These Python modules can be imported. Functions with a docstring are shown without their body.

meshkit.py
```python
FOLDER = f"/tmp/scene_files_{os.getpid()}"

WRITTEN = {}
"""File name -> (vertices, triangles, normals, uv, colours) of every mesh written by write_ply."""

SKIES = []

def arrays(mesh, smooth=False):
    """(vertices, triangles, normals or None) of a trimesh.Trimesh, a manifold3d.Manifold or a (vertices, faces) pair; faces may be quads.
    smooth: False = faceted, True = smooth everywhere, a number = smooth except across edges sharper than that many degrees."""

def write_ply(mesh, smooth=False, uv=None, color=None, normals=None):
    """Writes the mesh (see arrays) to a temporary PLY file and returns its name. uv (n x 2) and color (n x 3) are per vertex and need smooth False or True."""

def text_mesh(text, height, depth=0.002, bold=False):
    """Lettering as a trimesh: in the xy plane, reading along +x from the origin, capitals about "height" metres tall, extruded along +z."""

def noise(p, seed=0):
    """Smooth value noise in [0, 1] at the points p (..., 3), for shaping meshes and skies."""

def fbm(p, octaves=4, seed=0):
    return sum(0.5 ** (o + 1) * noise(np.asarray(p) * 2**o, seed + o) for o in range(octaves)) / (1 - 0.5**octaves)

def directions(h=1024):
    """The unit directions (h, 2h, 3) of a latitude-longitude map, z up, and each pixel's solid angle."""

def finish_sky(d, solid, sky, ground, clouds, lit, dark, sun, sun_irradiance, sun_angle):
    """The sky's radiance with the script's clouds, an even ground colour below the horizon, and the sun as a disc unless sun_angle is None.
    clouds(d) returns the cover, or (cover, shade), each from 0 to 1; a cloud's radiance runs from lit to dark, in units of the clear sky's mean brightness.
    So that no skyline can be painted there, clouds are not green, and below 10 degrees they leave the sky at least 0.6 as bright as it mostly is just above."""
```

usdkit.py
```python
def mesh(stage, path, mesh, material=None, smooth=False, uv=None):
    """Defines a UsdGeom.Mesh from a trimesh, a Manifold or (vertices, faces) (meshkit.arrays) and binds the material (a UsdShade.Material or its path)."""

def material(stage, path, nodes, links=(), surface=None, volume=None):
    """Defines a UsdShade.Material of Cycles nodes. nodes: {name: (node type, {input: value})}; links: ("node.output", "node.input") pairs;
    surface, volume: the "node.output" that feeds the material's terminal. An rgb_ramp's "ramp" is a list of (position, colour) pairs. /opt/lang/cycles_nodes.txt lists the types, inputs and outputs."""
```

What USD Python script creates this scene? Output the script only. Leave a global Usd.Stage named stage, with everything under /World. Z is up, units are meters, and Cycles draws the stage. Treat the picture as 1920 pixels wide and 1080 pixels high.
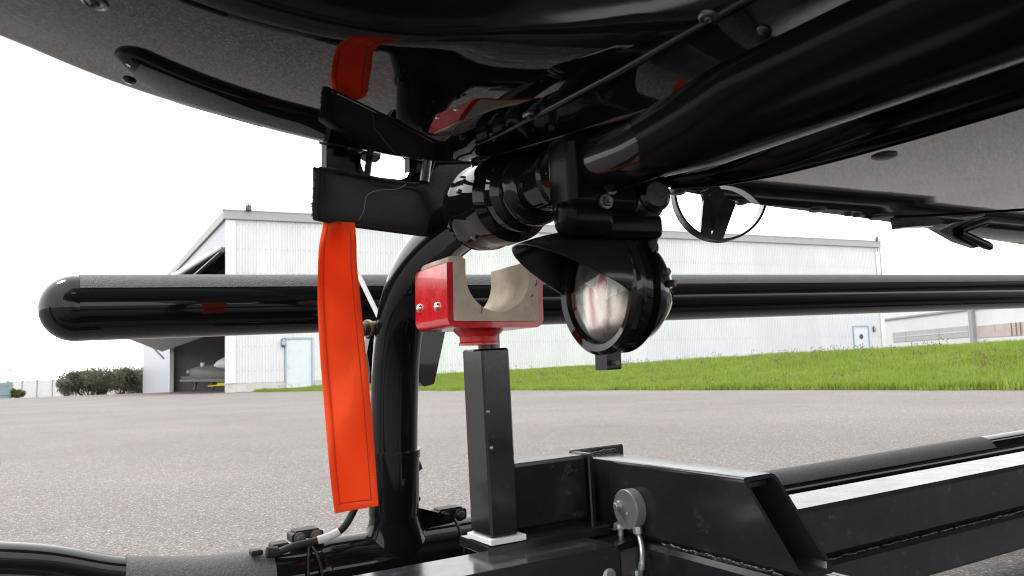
import math, random
import numpy as np, trimesh, manifold3d as m3
from pxr import Usd, UsdGeom, UsdLux, UsdShade, Sdf, Gf, Vt
from scipy.interpolate import CubicSpline, PchipInterpolator
from shapely.geometry import Polygon
import usdkit, meshkit

random.seed(7)
rng = np.random.default_rng(7)
stage = Usd.Stage.CreateInMemory()
UsdGeom.SetStageUpAxis(stage, UsdGeom.Tokens.z)
UsdGeom.SetStageMetersPerUnit(stage, 1.0)
UsdGeom.Xform.Define(stage, '/World')
UsdGeom.Scope.Define(stage, '/World/Looks')

# ------------------------------------------------------------------ camera, sky, sun, exposure
EXPOSURE = 0.45
SKY_STRENGTH = 0.12
SUN_INTENSITY = 0.4
SUN_EL, SUN_AZ = math.radians(52), math.radians(-35)      # azimuth = atan2(x, y) of the direction to the sun


def nrm(v):
    v = np.array(v, float)
    return v / np.linalg.norm(v)


# The aircraft stands a little nose-down on its trailer: its own axes (x aft, y outboard, z up) are tilted by under two degrees
# against the world. AX, AY, AZ: these axes in the camera's frame (right, up, forward); U: the world's up in that frame.
F = 1570.0 / 1920.0                                       # focal length in picture widths
AX = nrm((2740, 25, 1570))
AY = nrm((-901, -172, 1570))
AY = nrm(AY - AX * (AX @ AY))
AZ = np.cross(AX, AY)
AZ = AZ if AZ[1] > 0 else -AZ
a_ = nrm((-960, 540 - 725.7, 1570)); b_ = nrm((960, 540 - 664.3, 1570))
U = nrm(np.cross(b_, a_)); U = U if U[1] > 0 else -U
WX = nrm(AX - U * (AX @ U))
WY = np.cross(U, WX)
if WY @ AY < 0:
    WY = -WY
B = np.stack([WX, WY, U])                                 # camera frame -> world
A2W = np.stack([B @ AX, B @ AY, B @ AZ], 1)               # aircraft frame -> world
CAM_H = 0.43
EYE = np.array([0.0, 0.0, CAM_H])
EYE_A = np.array([0.0, 0.0, 0.40])


def to_world(p, k=1.0):                                   # aircraft frame (ground at -0.03) -> world
    return k * (np.asarray(p, float) - EYE_A) @ A2W.T + EYE


cam = UsdGeom.Camera.Define(stage, '/World/camera')
cam.CreateHorizontalApertureAttr(36.0)
cam.CreateVerticalApertureAttr(36.0 * 1080 / 1920)
cam.CreateFocalLengthAttr(36.0 * F)
cam.CreateClippingRangeAttr(Gf.Vec2f(0.02, 5000))
cam.CreateFStopAttr(16.0)
cam.CreateFocusDistanceAttr(1.6)
cam.CreateExposureAttr(EXPOSURE)
right, up, fwd = B @ [1, 0, 0], B @ [0, 1, 0], B @ [0, 0, 1]
m4 = Gf.Matrix4d(*[float(x) for x in (*right, 0, *up, 0, *(-fwd), 0, *EYE, 1)])
UsdGeom.Xformable(cam).AddTransformOp().Set(m4)

MAT = {}


def mat(name, nodes, links=(), surface='p.BSDF'):
    MAT[name] = usdkit.material(stage, '/World/Looks/' + name, nodes, links, surface=surface)
    return MAT[name]


sky_mat = usdkit.material(stage, '/World/Looks/sky', {
    'sky': ('sky_texture', {'sky_type': 'single_scattering', 'sun_disc': False, 'sun_elevation': SUN_EL, 'sun_rotation': SUN_AZ, 'aerosol_density': 3.0}),
    'tc': ('texture_coordinate', {}),
    'n': ('noise_texture', {'scale': 1.6, 'detail': 5.0, 'roughness': 0.55}),
    'r': ('map_range', {'from_min': 0.25, 'from_max': 0.75, 'to_min': 0.86, 'to_max': 0.98}),
    'v': ('map_range', {'from_min': 0.3, 'from_max': 0.7, 'to_min': 12.0, 'to_max': 17.0}),
    'cc': ('combine_color', {}),
    'm': ('mix_color', {'blend_type': 'mix', 'use_clamp': False}),
    'bg': ('background_shader', {'strength': SKY_STRENGTH})},
    [('tc.generated', 'n.vector'), ('n.fac', 'r.value'), ('n.fac', 'v.value'), ('v.result', 'cc.r'), ('v.result', 'cc.g'), ('v.result', 'cc.b'),
     ('r.result', 'm.fac'), ('sky.color', 'm.a'), ('cc.color', 'm.b'), ('m.result', 'bg.color')], surface='bg.background')
dome = UsdLux.DomeLight.Define(stage, '/World/sky')
UsdShade.MaterialBindingAPI.Apply(dome.GetPrim()).Bind(sky_mat)
dome.GetPrim().SetCustomDataByKey('kind', 'structure')

sun = UsdLux.DistantLight.Define(stage, '/World/sun')
sun.CreateNormalizeAttr(True)
sun.CreateIntensityAttr(SUN_INTENSITY)
sun.CreateAngleAttr(14.0)
sun.CreateColorAttr(Gf.Vec3f(1.0, 0.97, 0.93))
sd = np.array([math.sin(SUN_AZ) * math.cos(SUN_EL), math.cos(SUN_AZ) * math.cos(SUN_EL), math.sin(SUN_EL)])
sx = nrm(np.cross([0, 0, 1], sd)); sy = np.cross(sd, sx)
UsdGeom.Xformable(sun).AddTransformOp().Set(Gf.Matrix4d(*[float(x) for x in (*sx, 0, *sy, 0, *sd, 0, 0, 0, 50, 1)]))

# ------------------------------------------------------------------ materials


def paint(name, col, rough, bump=0.0, bscale=60.0, var=0.0, vscale=8.0, metallic=0.0, coat=0.0, spec=0.5, rvar=0.0, dust=None):
    nodes = {'p': ('principled_bsdf', {'base_color': col, 'roughness': rough, 'metallic': metallic, 'coat_weight': coat, 'specular_ior_level': spec}), 'g': ('geometry', {})}
    links = []
    if bump:
        nodes['bn'] = ('noise_texture', {'scale': bscale, 'detail': 3.0})
        nodes['b'] = ('bump', {'strength': bump, 'distance': 0.002})
        links += [('g.position', 'bn.vector'), ('bn.fac', 'b.height'), ('b.normal', 'p.normal')]
    if var:
        nodes['vn'] = ('noise_texture', {'scale': vscale, 'detail': 5.0, 'roughness': 0.6})
        nodes['vr'] = ('rgb_ramp', {'ramp': [(0.3, tuple(np.array(col) * (1 - var))), (0.7, tuple(np.minimum(np.array(col) * (1 + var), 1)))]})
        links += [('g.position', 'vn.vector'), ('vn.fac', 'vr.fac'), ('vr.color', 'p.base_color')]
    if dust:
        nodes['dn'] = ('noise_texture', {'scale': dust[1], 'detail': 9.0, 'roughness': 0.72, 'distortion': 0.4})
        nodes['dr'] = ('map_range', {'from_min': dust[2], 'from_max': dust[2] + 0.14, 'to_min': 0.0, 'to_max': dust[3]})
        nodes['dm'] = ('mix_color', {'blend_type': 'mix', 'a': col, 'b': dust[0]})
        links += [('g.position', 'dn.vector'), ('dn.fac', 'dr.value'), ('dr.result', 'dm.fac')]
        if var:
            links.remove(('vr.color', 'p.base_color')); links.append(('vr.color', 'dm.a'))
        links.append(('dm.result', 'p.base_color'))
    if rvar:
        nodes['rn'] = ('noise_texture', {'scale': 22.0, 'detail': 6.0, 'roughness': 0.7})
        nodes['rr'] = ('map_range', {'from_min': 0.4, 'from_max': 0.75, 'to_min': rough, 'to_max': rough + rvar})
        links += [('g.position', 'rn.vector'), ('rn.fac', 'rr.value'), ('rr.result', 'p.roughness')]
    return mat(name, nodes, links)


paint('black_gloss', (0.003, 0.003, 0.0034), 0.03, bump=0.02, bscale=14, spec=0.35)
paint('belly_gloss', (0.0035, 0.0035, 0.004), 0.025, bump=0.03, bscale=9)
paint('tunnel_black', (0.0025, 0.0025, 0.0025), 0.12, spec=0.16)
paint('fairing_black', (0.003, 0.003, 0.003), 0.14, spec=0.05)
paint('black_satin', (0.005, 0.005, 0.0055), 0.18, bump=0.05, bscale=120)
paint('black_rubber', (0.007, 0.007, 0.007), 0.5, bump=0.3, bscale=300, spec=0.3)
paint('grip_coat', (0.10, 0.10, 0.105), 0.62, bump=1.0, bscale=420, var=0.35, vscale=300)
paint('grip_dark', (0.045, 0.045, 0.048), 0.6, bump=1.0, bscale=420, var=0.35, vscale=300)
paint('trailer_grey', (0.0100, 0.0116, 0.0138), 0.13, bump=0.06, bscale=50, var=0.2, vscale=6, rvar=0.10, dust=((0.10, 0.095, 0.09), 26.0, 0.60, 0.5))
paint('trailer_black', (0.005, 0.005, 0.0055), 0.13, bump=0.05, bscale=60, rvar=0.08, dust=((0.09, 0.085, 0.08), 34.0, 0.61, 0.45))
paint('fabric_black', (0.042, 0.046, 0.051), 0.85, bump=0.6, bscale=900, var=0.25, vscale=25)
paint('fabric_edge', (0.012, 0.012, 0.013), 0.95, bump=0.8, bscale=900)
paint('thread_grey', (0.25, 0.25, 0.26), 0.7)
mat('orange_fabric', {'g': ('geometry', {}), 'n': ('noise_texture', {'scale': 1400.0, 'detail': 2.0}), 'b': ('bump', {'strength': 0.35, 'distance': 0.0008}),
                      'p': ('principled_bsdf', {'base_color': (0.95, 0.105, 0.010), 'roughness': 0.8, 'sheen_weight': 0.08, 'sheen_tint': (1.0, 0.35, 0.1), 'sheen_roughness': 0.4}),
                      't': ('translucent_bsdf', {'color': (0.95, 0.115, 0.010)}), 'm': ('mix_closure', {'fac': 0.4})},
    [('g.position', 'n.vector'), ('n.fac', 'b.height'), ('b.normal', 'p.normal'), ('p.BSDF', 'm.closure1'), ('t.BSDF', 'm.closure2')], surface='m.closure')
paint('orange_thread', (0.32, 0.02, 0.006), 0.8)
paint('red_paint', (0.52, 0.010, 0.014), 0.2, bump=0.05, bscale=60, var=0.14, vscale=30, coat=0.5, rvar=0.25, dust=((0.10, 0.03, 0.025), 48.0, 0.63, 0.8))
paint('foam_beige', (0.50, 0.425, 0.34), 0.9, bump=0.3, bscale=160, var=0.16, vscale=30, dust=((0.20, 0.15, 0.11), 40.0, 0.56, 0.55))
paint('foam_crack', (0.10, 0.07, 0.05), 0.95)
paint('chrome', (0.78, 0.76, 0.72), 0.16, metallic=1.0)
paint('steel', (0.30, 0.29, 0.28), 0.35, metallic=1.0, var=0.3, vscale=200)
paint('dark_steel', (0.10, 0.09, 0.085), 0.42, metallic=0.8, var=0.3, vscale=150)
paint('zinc', (0.40, 0.42, 0.44), 0.4, metallic=0.8, var=0.2, vscale=120)
paint('grey_disc', (0.20, 0.21, 0.22), 0.45, metallic=0.35, var=0.1, vscale=80)
paint('brass', (0.35, 0.27, 0.15), 0.35, metallic=0.9)
paint('white_plastic', (0.72, 0.73, 0.75), 0.45, var=0.06, vscale=60)
paint('white_sleeve', (0.48, 0.48, 0.46), 0.5, var=0.1, vscale=90)
paint('yellow_wire', (0.35, 0.32, 0.14), 0.5)
paint('dark_socket', (0.02, 0.02, 0.02), 0.5)
paint('rust_red', (0.30, 0.05, 0.025), 0.7)
mat('mirror', {'p': ('principled_bsdf', {'base_color': (0.9, 0.88, 0.88), 'metallic': 1.0, 'roughness': 0.06})})
mat('lens_glass', {'f': ('fresnel', {'IOR': 1.5}), 't': ('transparent_bsdf', {'color': (0.96, 0.95, 0.96)}), 'g': ('glossy_bsdf', {'color': (1, 1, 1), 'roughness': 0.01}), 'm': ('mix_closure', {})},
    [('f.fac', 'm.fac'), ('t.BSDF', 'm.closure1'), ('g.BSDF', 'm.closure2')], surface='m.closure')
# background
paint('sheet_white', (0.56, 0.572, 0.585), 0.45, var=0.04, vscale=0.8)
paint('sheet_white_warm', (0.585, 0.594, 0.602), 0.45, var=0.05, vscale=0.7)
paint('sheet_white_cool', (0.54, 0.553, 0.57), 0.45, var=0.04, vscale=0.9)
paint('fascia_grey', (0.27, 0.275, 0.285), 0.5, var=0.06, vscale=2)
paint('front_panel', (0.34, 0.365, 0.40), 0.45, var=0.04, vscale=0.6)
paint('door_blue', (0.52, 0.56, 0.60), 0.4, var=0.03, vscale=3)
paint('door_frame', (0.28, 0.34, 0.40), 0.5)
paint('dark_metal', (0.10, 0.10, 0.11), 0.5)
paint('screw_grey', (0.34, 0.35, 0.37), 0.5)
paint('concrete', (0.42, 0.41, 0.38), 0.85, var=0.15, vscale=4)
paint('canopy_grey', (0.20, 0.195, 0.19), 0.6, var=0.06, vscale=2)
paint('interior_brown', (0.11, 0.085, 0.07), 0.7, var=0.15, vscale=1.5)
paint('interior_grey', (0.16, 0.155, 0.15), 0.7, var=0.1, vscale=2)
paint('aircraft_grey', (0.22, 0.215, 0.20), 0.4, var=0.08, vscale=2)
paint('aircraft_white', (0.75, 0.76, 0.78), 0.35)
paint('yellow_paint', (0.75, 0.62, 0.03), 0.5)
paint('strip_grey', (0.36, 0.37, 0.37), 0.5, var=0.08, vscale=2)
paint('strip_tan', (0.40, 0.35, 0.32), 0.5, var=0.1, vscale=2)
paint('strip_brown', (0.20, 0.12, 0.10), 0.6)
paint('fence_green', (0.17, 0.24, 0.25), 0.6, var=0.1, vscale=2)
paint('screen_pale', (0.52, 0.53, 0.53), 0.7, var=0.05, vscale=1)
paint('post_grey', (0.22, 0.23, 0.24), 0.6)
paint('bark', (0.10, 0.075, 0.055), 0.9)
paint('seed_brown', (0.12, 0.085, 0.05), 0.9)
paint('stalk_green', (0.16, 0.18, 0.06), 0.8)


def leafy(name, c1, c2, transl=0.35):
    mat(name, {'o': ('object_info', {}), 'g': ('geometry', {}), 'n': ('noise_texture', {'scale': 1.1, 'detail': 3.0}), 'ad': ('math', {'math_type': 'add'}), 'hf': ('math', {'math_type': 'multiply', 'value2': 0.5}),
               'r': ('rgb_ramp', {'ramp': [(0.25, c1), (0.75, c2)]}),
               'p': ('principled_bsdf', {'roughness': 0.6}), 't': ('translucent_bsdf', {}), 'm': ('mix_closure', {'fac': transl})},
        [('g.position', 'n.vector'), ('n.fac', 'ad.value1'), ('g.random_per_island', 'ad.value2'), ('ad.value', 'hf.value1'), ('hf.value', 'r.fac'), ('r.color', 'p.base_color'), ('r.color', 't.color'),
         ('p.BSDF', 'm.closure1'), ('t.BSDF', 'm.closure2')], surface='m.closure')


leafy('grass_blade', (0.17, 0.24, 0.025), (0.42, 0.48, 0.10))
leafy('bush_leaf', (0.10, 0.108, 0.066), (0.27, 0.275, 0.18), 0.45)
leafy('yellow_leaf', (0.12, 0.12, 0.04), (0.25, 0.22, 0.08), 0.3)
mat('grass_soil', {'g': ('geometry', {}), 'n': ('noise_texture', {'scale': 2.2, 'detail': 8.0, 'roughness': 0.7}), 'r': ('rgb_ramp', {'ramp': [(0.3, (0.07, 0.12, 0.012)), (0.7, (0.17, 0.25, 0.03))]}),
                   'p': ('principled_bsdf', {'roughness': 0.9})}, [('g.position', 'n.vector'), ('n.fac', 'r.fac'), ('r.color', 'p.base_color')])
mat('asphalt', {
    'g': ('geometry', {}),
    'v': ('voronoi_texture', {'scale': 210.0, 'randomness': 1.0}),
    'sc': ('separate_color', {}),
    'vr': ('rgb_ramp', {'ramp': [(0.0, (0.095, 0.085, 0.080)), (0.35, (0.158, 0.142, 0.135)), (0.7, (0.195, 0.176, 0.168)), (0.93, (0.265, 0.241, 0.230)), (1.0, (0.46, 0.435, 0.41))]}),
    'n1': ('noise_texture', {'scale': 0.35, 'detail': 8.0, 'roughness': 0.68}),
    'r1': ('map_range', {'from_min': 0.3, 'from_max': 0.7, 'to_min': 0.82, 'to_max': 1.12}),
    'n2': ('noise_texture', {'scale': 38.0, 'detail': 4.0, 'roughness': 0.7}),
    'r2': ('map_range', {'from_min': 0.3, 'from_max': 0.7, 'to_min': 0.82, 'to_max': 1.14}),
    'n3': ('noise_texture', {'scale': 0.9, 'detail': 7.0, 'roughness': 0.62, 'distortion': 0.8}),
    'r3': ('map_range', {'from_min': 0.58, 'from_max': 0.72, 'to_min': 1.0, 'to_max': 0.84, 'clamp': True}),
    'm5': ('math', {'math_type': 'multiply'}),
    'mu': ('math', {'math_type': 'multiply'}), 'cc': ('combine_color', {}),
    'mx': ('mix_color', {'blend_type': 'multiply', 'fac': 1.0, 'use_clamp': False}),
    'bh': ('math', {'math_type': 'multiply_add', 'value2': -1.0}), 'b': ('bump', {'strength': 0.45, 'distance': 0.003}),
    'p': ('principled_bsdf', {'roughness': 0.85, 'specular_ior_level': 0.3})},
    [('g.position', 'v.vector'), ('g.position', 'n1.vector'), ('g.position', 'n2.vector'), ('v.color', 'sc.color'), ('sc.r', 'vr.fac'), ('n1.fac', 'r1.value'), ('n2.fac', 'r2.value'),
     ('r1.result', 'mu.value1'), ('r2.result', 'mu.value2'), ('g.position', 'n3.vector'), ('n3.fac', 'r3.value'), ('r3.result', 'm5.value1'), ('mu.value', 'm5.value2'), ('m5.value', 'cc.r'), ('m5.value', 'cc.g'), ('m5.value', 'cc.b'),
     ('vr.color', 'mx.a'), ('cc.color', 'mx.b'), ('mx.result', 'p.base_color'),
     ('v.distance', 'bh.value1'), ('n2.fac', 'bh.value3'), ('bh.value', 'b.height'), ('b.normal', 'p.normal')])

# ------------------------------------------------------------------ helpers
USED = {}


def numbered(parent, name):
    k = (parent, name)
    USED[k] = USED.get(k, 0) + 1
    return f'{parent}/{name}' if USED[k] == 1 else f'{parent}/{name}_{USED[k]-1:03d}'


class Node:
    def __init__(s, path, base, air):
        s.path, s.base, s.air = path, np.asarray(base, float), air


def tagp(prim, label=None, cat=None, group=None, kind=None):
    for k, v in (('label', label), ('category', cat), ('group', group), ('kind', kind)):
        if v:
            prim.SetCustomDataByKey(k, v)


def thing(name, label, cat, base, air=False, group=None, kind=None):
    base = to_world(base, float(air)) if air else np.asarray(base, float)
    path = numbered('/World', name)
    x = UsdGeom.Xform.Define(stage, path)
    x.AddTranslateOp().Set(Gf.Vec3d(*map(float, base)))
    tagp(x.GetPrim(), label, cat, group, kind)
    return Node(path, base, air)


def tri(mesh):
    if hasattr(mesh, 'to_mesh'):
        m = mesh.to_mesh()
        return trimesh.Trimesh(np.array(m.vert_properties[:, :3]), np.array(m.tri_verts), process=False)
    if isinstance(mesh, (tuple, list)) and not isinstance(mesh[0], trimesh.Trimesh):
        v, f = np.asarray(mesh[0], float), np.asarray(mesh[1], int)
        if f.shape[1] == 4:
            f = np.vstack([f[:, [0, 1, 2]], f[:, [0, 2, 3]]])
        return trimesh.Trimesh(v, f, process=False)
    if isinstance(mesh, (tuple, list)):
        return trimesh.util.concatenate(list(mesh))
    return mesh


def part(t, name, mesh, material, smooth=35, label=None, kind=None):
    mesh = tri(mesh)
    v = np.array(mesh.vertices)
    v = (to_world(v, float(t.air)) if t.air else v) - t.base
    path = numbered(t.path, name)
    m = usdkit.mesh(stage, path, trimesh.Trimesh(v, mesh.faces, process=False), MAT[material], smooth=smooth)
    tagp(m.GetPrim(), label=label, kind=kind)
    return Node(path, t.base, t.air)


def single(name, mesh, material, label=None, cat=None, group=None, kind=None, smooth=35, air=False):
    mesh = tri(mesh)
    v = np.array(mesh.vertices)
    v = to_world(v, float(air)) if air else v
    path = numbered('/World', name)
    m = usdkit.mesh(stage, path, trimesh.Trimesh(v, mesh.faces, process=False), MAT[material], smooth=smooth)
    tagp(m.GetPrim(), label, cat, group, kind)
    return m.GetPrim()


def box(lo, hi, c=0.0015):
    lo, hi = np.minimum(lo, hi).astype(float), np.maximum(lo, hi).astype(float)
    c = min(c, 0.45 * (hi - lo).min())
    pts = []
    for sxx in (0, 1):
        for syy in (0, 1):
            for szz in (0, 1):
                s = np.array([sxx, syy, szz])
                q = np.where(s == 0, lo, hi)
                d = np.where(s == 0, c, -c)
                for k in range(3):
                    e = d.copy(); e[k] = 0
                    pts.append(q + e)
    return trimesh.convex.convex_hull(np.array(pts))


def frame_of(ax):
    ax = nrm(ax)
    h = np.array([0, 0, 1.0]) if abs(ax[2]) < 0.9 else np.array([1.0, 0, 0])
    u = nrm(np.cross(h, ax))
    return u, np.cross(ax, u), ax


def lathe(profile, origin, axis, n=40, u=None):
    """profile: (radius, height along the axis) pairs."""
    uu, vv, ax = frame_of(axis)
    if u is not None:
        uu = nrm(np.array(u) - ax * np.dot(u, ax)); vv = np.cross(ax, uu)
    pr = np.array(profile, float)
    th = np.linspace(0, 2 * np.pi, n, endpoint=False)
    ring = np.cos(th)[:, None] * uu + np.sin(th)[:, None] * vv
    v = (np.asarray(origin) + pr[:, 1][:, None, None] * ax + pr[:, 0][:, None, None] * ring[None]).reshape(-1, 3)
    f = []
    for i in range(len(pr) - 1):
        for j in range(n):
            a, b = i * n + j, i * n + (j + 1) % n
            f += [(a, b, b + n), (a, b + n, a + n)]
    if pr[0, 0] > 1e-6:
        v = np.vstack([v, np.asarray(origin) + pr[0, 1] * ax]); c = len(v) - 1
        f += [(c, (j + 1) % n, j) for j in range(n)]
    if pr[-1, 0] > 1e-6:
        v = np.vstack([v, np.asarray(origin) + pr[-1, 1] * ax]); c = len(v) - 1; o = (len(pr) - 1) * n
        f += [(c, o + j, o + (j + 1) % n) for j in range(n)]
    return trimesh.Trimesh(v, f, process=False)


def cyl(p, q, r, n=20, c=0.0):
    p, q = np.array(p, float), np.array(q, float)
    L = np.linalg.norm(q - p)
    pr = [(r - c, 0), (r, c), (r, L - c), (r - c, L)] if c else [(r, 0), (r, L)]
    return lathe(pr, p, q - p, n)


def tube(path, r, n=24, cap=True):
    P = np.array(path, float)
    R = np.full(len(P), r) if np.ndim(r) == 0 else np.array(r, float)
    T = np.gradient(P, axis=0); T /= np.linalg.norm(T, axis=1)[:, None]
    u, v, _ = frame_of(T[0])
    V = []
    for i in range(len(P)):
        u = nrm(u - T[i] * (u @ T[i])); w = np.cross(T[i], u)
        th = np.linspace(0, 2 * np.pi, n, endpoint=False)
        V.append(P[i] + R[i] * (np.cos(th)[:, None] * u + np.sin(th)[:, None] * w))
    V = np.vstack(V); f = []
    for i in range(len(P) - 1):
        for j in range(n):
            a, b = i * n + j, i * n + (j + 1) % n
            f += [(a, b, b + n), (a, b + n, a + n)]
    if cap:
        V = np.vstack([V, P[0], P[-1]]); c = len(V) - 2; o = (len(P) - 1) * n
        f += [(c, (j + 1) % n, j) for j in range(n)] + [(c + 1, o + j, o + (j + 1) % n) for j in range(n)]
    return trimesh.Trimesh(V, f, process=False)


def spline(pts, n=40):
    P = np.array(pts, float)
    d = np.r_[0, np.cumsum(np.linalg.norm(np.diff(P, axis=0), axis=1))]
    return CubicSpline(d, P)(np.linspace(0, d[-1], n))


def prism(poly, origin, u, v, t0, t1):
    """polygon (list of (a, b), or a shapely polygon with holes) in the plane origin + a u + b v, from t0 to t1 along u x v."""
    pg = poly if isinstance(poly, Polygon) else Polygon(poly)
    m = trimesh.creation.extrude_polygon(pg, t1 - t0, engine='earcut')
    u, v = np.array(u, float), np.array(v, float); w = nrm(np.cross(u, v))
    p = np.array(m.vertices)
    q = np.asarray(origin) + p[:, :1] * u + p[:, 1:2] * v + (p[:, 2:3] + t0) * w
    return trimesh.Trimesh(q, m.faces, process=False)


def grid_mesh(P, closed_u=False):
    h, w = P.shape[:2]
    i, j = np.meshgrid(np.arange(h - 1), np.arange(w - 1), indexing='ij')
    a = (i * w + j).ravel()
    q = np.stack([a, a + 1, a + w + 1, a + w], 1)
    return trimesh.Trimesh(P.reshape(-1, 3), np.vstack([q[:, [0, 1, 2]], q[:, [0, 2, 3]]]), process=False)


def rquad(a, b, rr, n=6):
    """rounded rectangle polygon, a x b about the origin."""
    return Polygon([(-a / 2 + rr, -b / 2 + rr), (a / 2 - rr, -b / 2 + rr), (a / 2 - rr, b / 2 - rr), (-a / 2 + rr, b / 2 - rr)]).buffer(rr, quad_segs=n)


def hexbolt(p, ax, r=0.006, h=0.005):
    return lathe([(r, 0), (r, h * 0.85), (r * 0.85, h)], p, ax, 6)


def ray(px, py):                                          # survey of the photograph: direction per metre of depth, aircraft frame
    d = np.array([px - 960.0, 540.0 - py, 1570.0]) / 1570.0
    return np.array([d @ AX, d @ AY, d @ AZ])


def wray(px, py):
    return B @ (np.array([px - 960.0, 540.0 - py, 1570.0]) / 1570.0)


def on(px, py, axis, val):
    d = ray(px, py)
    return EYE_A + d * (val - EYE_A[axis]) / d[axis]


def on_plane(px, py, o, nn):
    d = ray(px, py)
    return EYE_A + d * (np.dot(np.asarray(o) - EYE_A, nn) / np.dot(d, nn))


def wat(px, py, depth):
    return EYE + wray(px, py) * depth


# ================================================================== THE PLACE
def ground_z(x, y):
    r = np.hypot(x, y)
    return -0.0045 * np.clip(r - 8, 0, 50) - 0.015 * np.clip(r - 58, 0, 60)


rad = np.r_[0, np.geomspace(0.6, 2500, 60)]
th = np.linspace(0, 2 * np.pi, 97)
RR, TT = np.meshgrid(rad, th, indexing='ij')
gx, gy = RR * np.cos(TT), RR * np.sin(TT)
single('apron', grid_mesh(np.stack([gx, gy, ground_z(gx, gy)], -1)[:, ::1]), 'asphalt', kind='structure', smooth=True)


def wground(px, py):
    d = wray(px, py)
    t = 5.0
    for _ in range(60):
        p = EYE + d * t
        t = np.clip((ground_z(p[0], p[1]) - EYE[2]) / d[2], 1, 400)
    return EYE + d * t, t


# --- hangar: one corner A near, the long wall runs to B, the front with its folding door runs to C
A = wat(423, 735, 37.5); BB = wat(1664, 690, 54.5); C = wat(268, 737, 80.0)
zA = A[2]
e1 = BB - A; e1[2] = 0; L1 = np.linalg.norm(e1); e1 /= L1
e2 = C - A; e2[2] = 0; L2 = np.linalg.norm(e2); e2 /= L2
n1 = np.cross(e1, [0, 0, 1.0]); n1 = n1 if n1 @ (EYE - A) > 0 else -n1          # outward from the long wall
n2 = np.cross(e2, [0, 0, 1.0]); n2 = n2 if n2 @ (EYE + wray(0, 700) * 30 - A) > 0 else -n2
ZB = zA - 0.6                                                                  # foundations start below the ground
HT = zA + 8.25
Zv = np.array([0, 0, 1.0])


def wq(o, u, v, w, a0, a1, b0, b1, t0, t1):
    """box in the frame o + a u + b v + t w"""
    bx = box((a0, b0, t0), (a1, b1, t1), 0.004)
    p = np.array(bx.vertices)
    return trimesh.Trimesh(np.asarray(o) + p[:, :1] * np.asarray(u) + p[:, 1:2] * np.asarray(v) + p[:, 2:3] * np.asarray(w), bx.faces, process=False)


A0 = np.array([A[0], A[1], 0.0])
hg = thing('hangar', 'white corrugated metal hangar with its big folding door swung open', 'hangar', (A[0], A[1], zA))


def wall_px(px, py):                                       # (along, height) on the long wall
    d = wray(px, py)
    t = np.dot(A0 - EYE, n1) / np.dot(d, n1)
    p = EYE + d * t
    return (p - A0) @ e1, p[2]


# the long wall: a core, and corrugated sheets hung on it one by one
part(hg, 'wall_core', wq(A0, e1, Zv, n1, 0.03, L1, ZB, HT - 0.25, -0.22, -0.05), 'interior_grey')
part(hg, 'plinth', wq(A0, e1, Zv, n1, 0.0, L1, ZB, zA + 0.36, -0.04, 0.02), 'concrete')
part(hg, 'corner_trim', wq(A0, e1, Zv, n1, -0.02, 0.42, zA + 0.37, HT - 0.42, -0.04, 0.05), 'sheet_white_warm')
part(hg, 'corner_trim', wq(A0, e1, Zv, n1, L1 - 0.35, L1 + 0.02, zA + 0.37, HT - 0.42, -0.04, 0.05), 'sheet_white_warm')
d1a, _ = wall_px(537, 725); d1b, d1t = wall_px(583, 636)
d2a, _ = wall_px(1603, 660); d2b, d2t = wall_px(1626, 613)
SW = 1.0
pitch = 0.125


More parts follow.
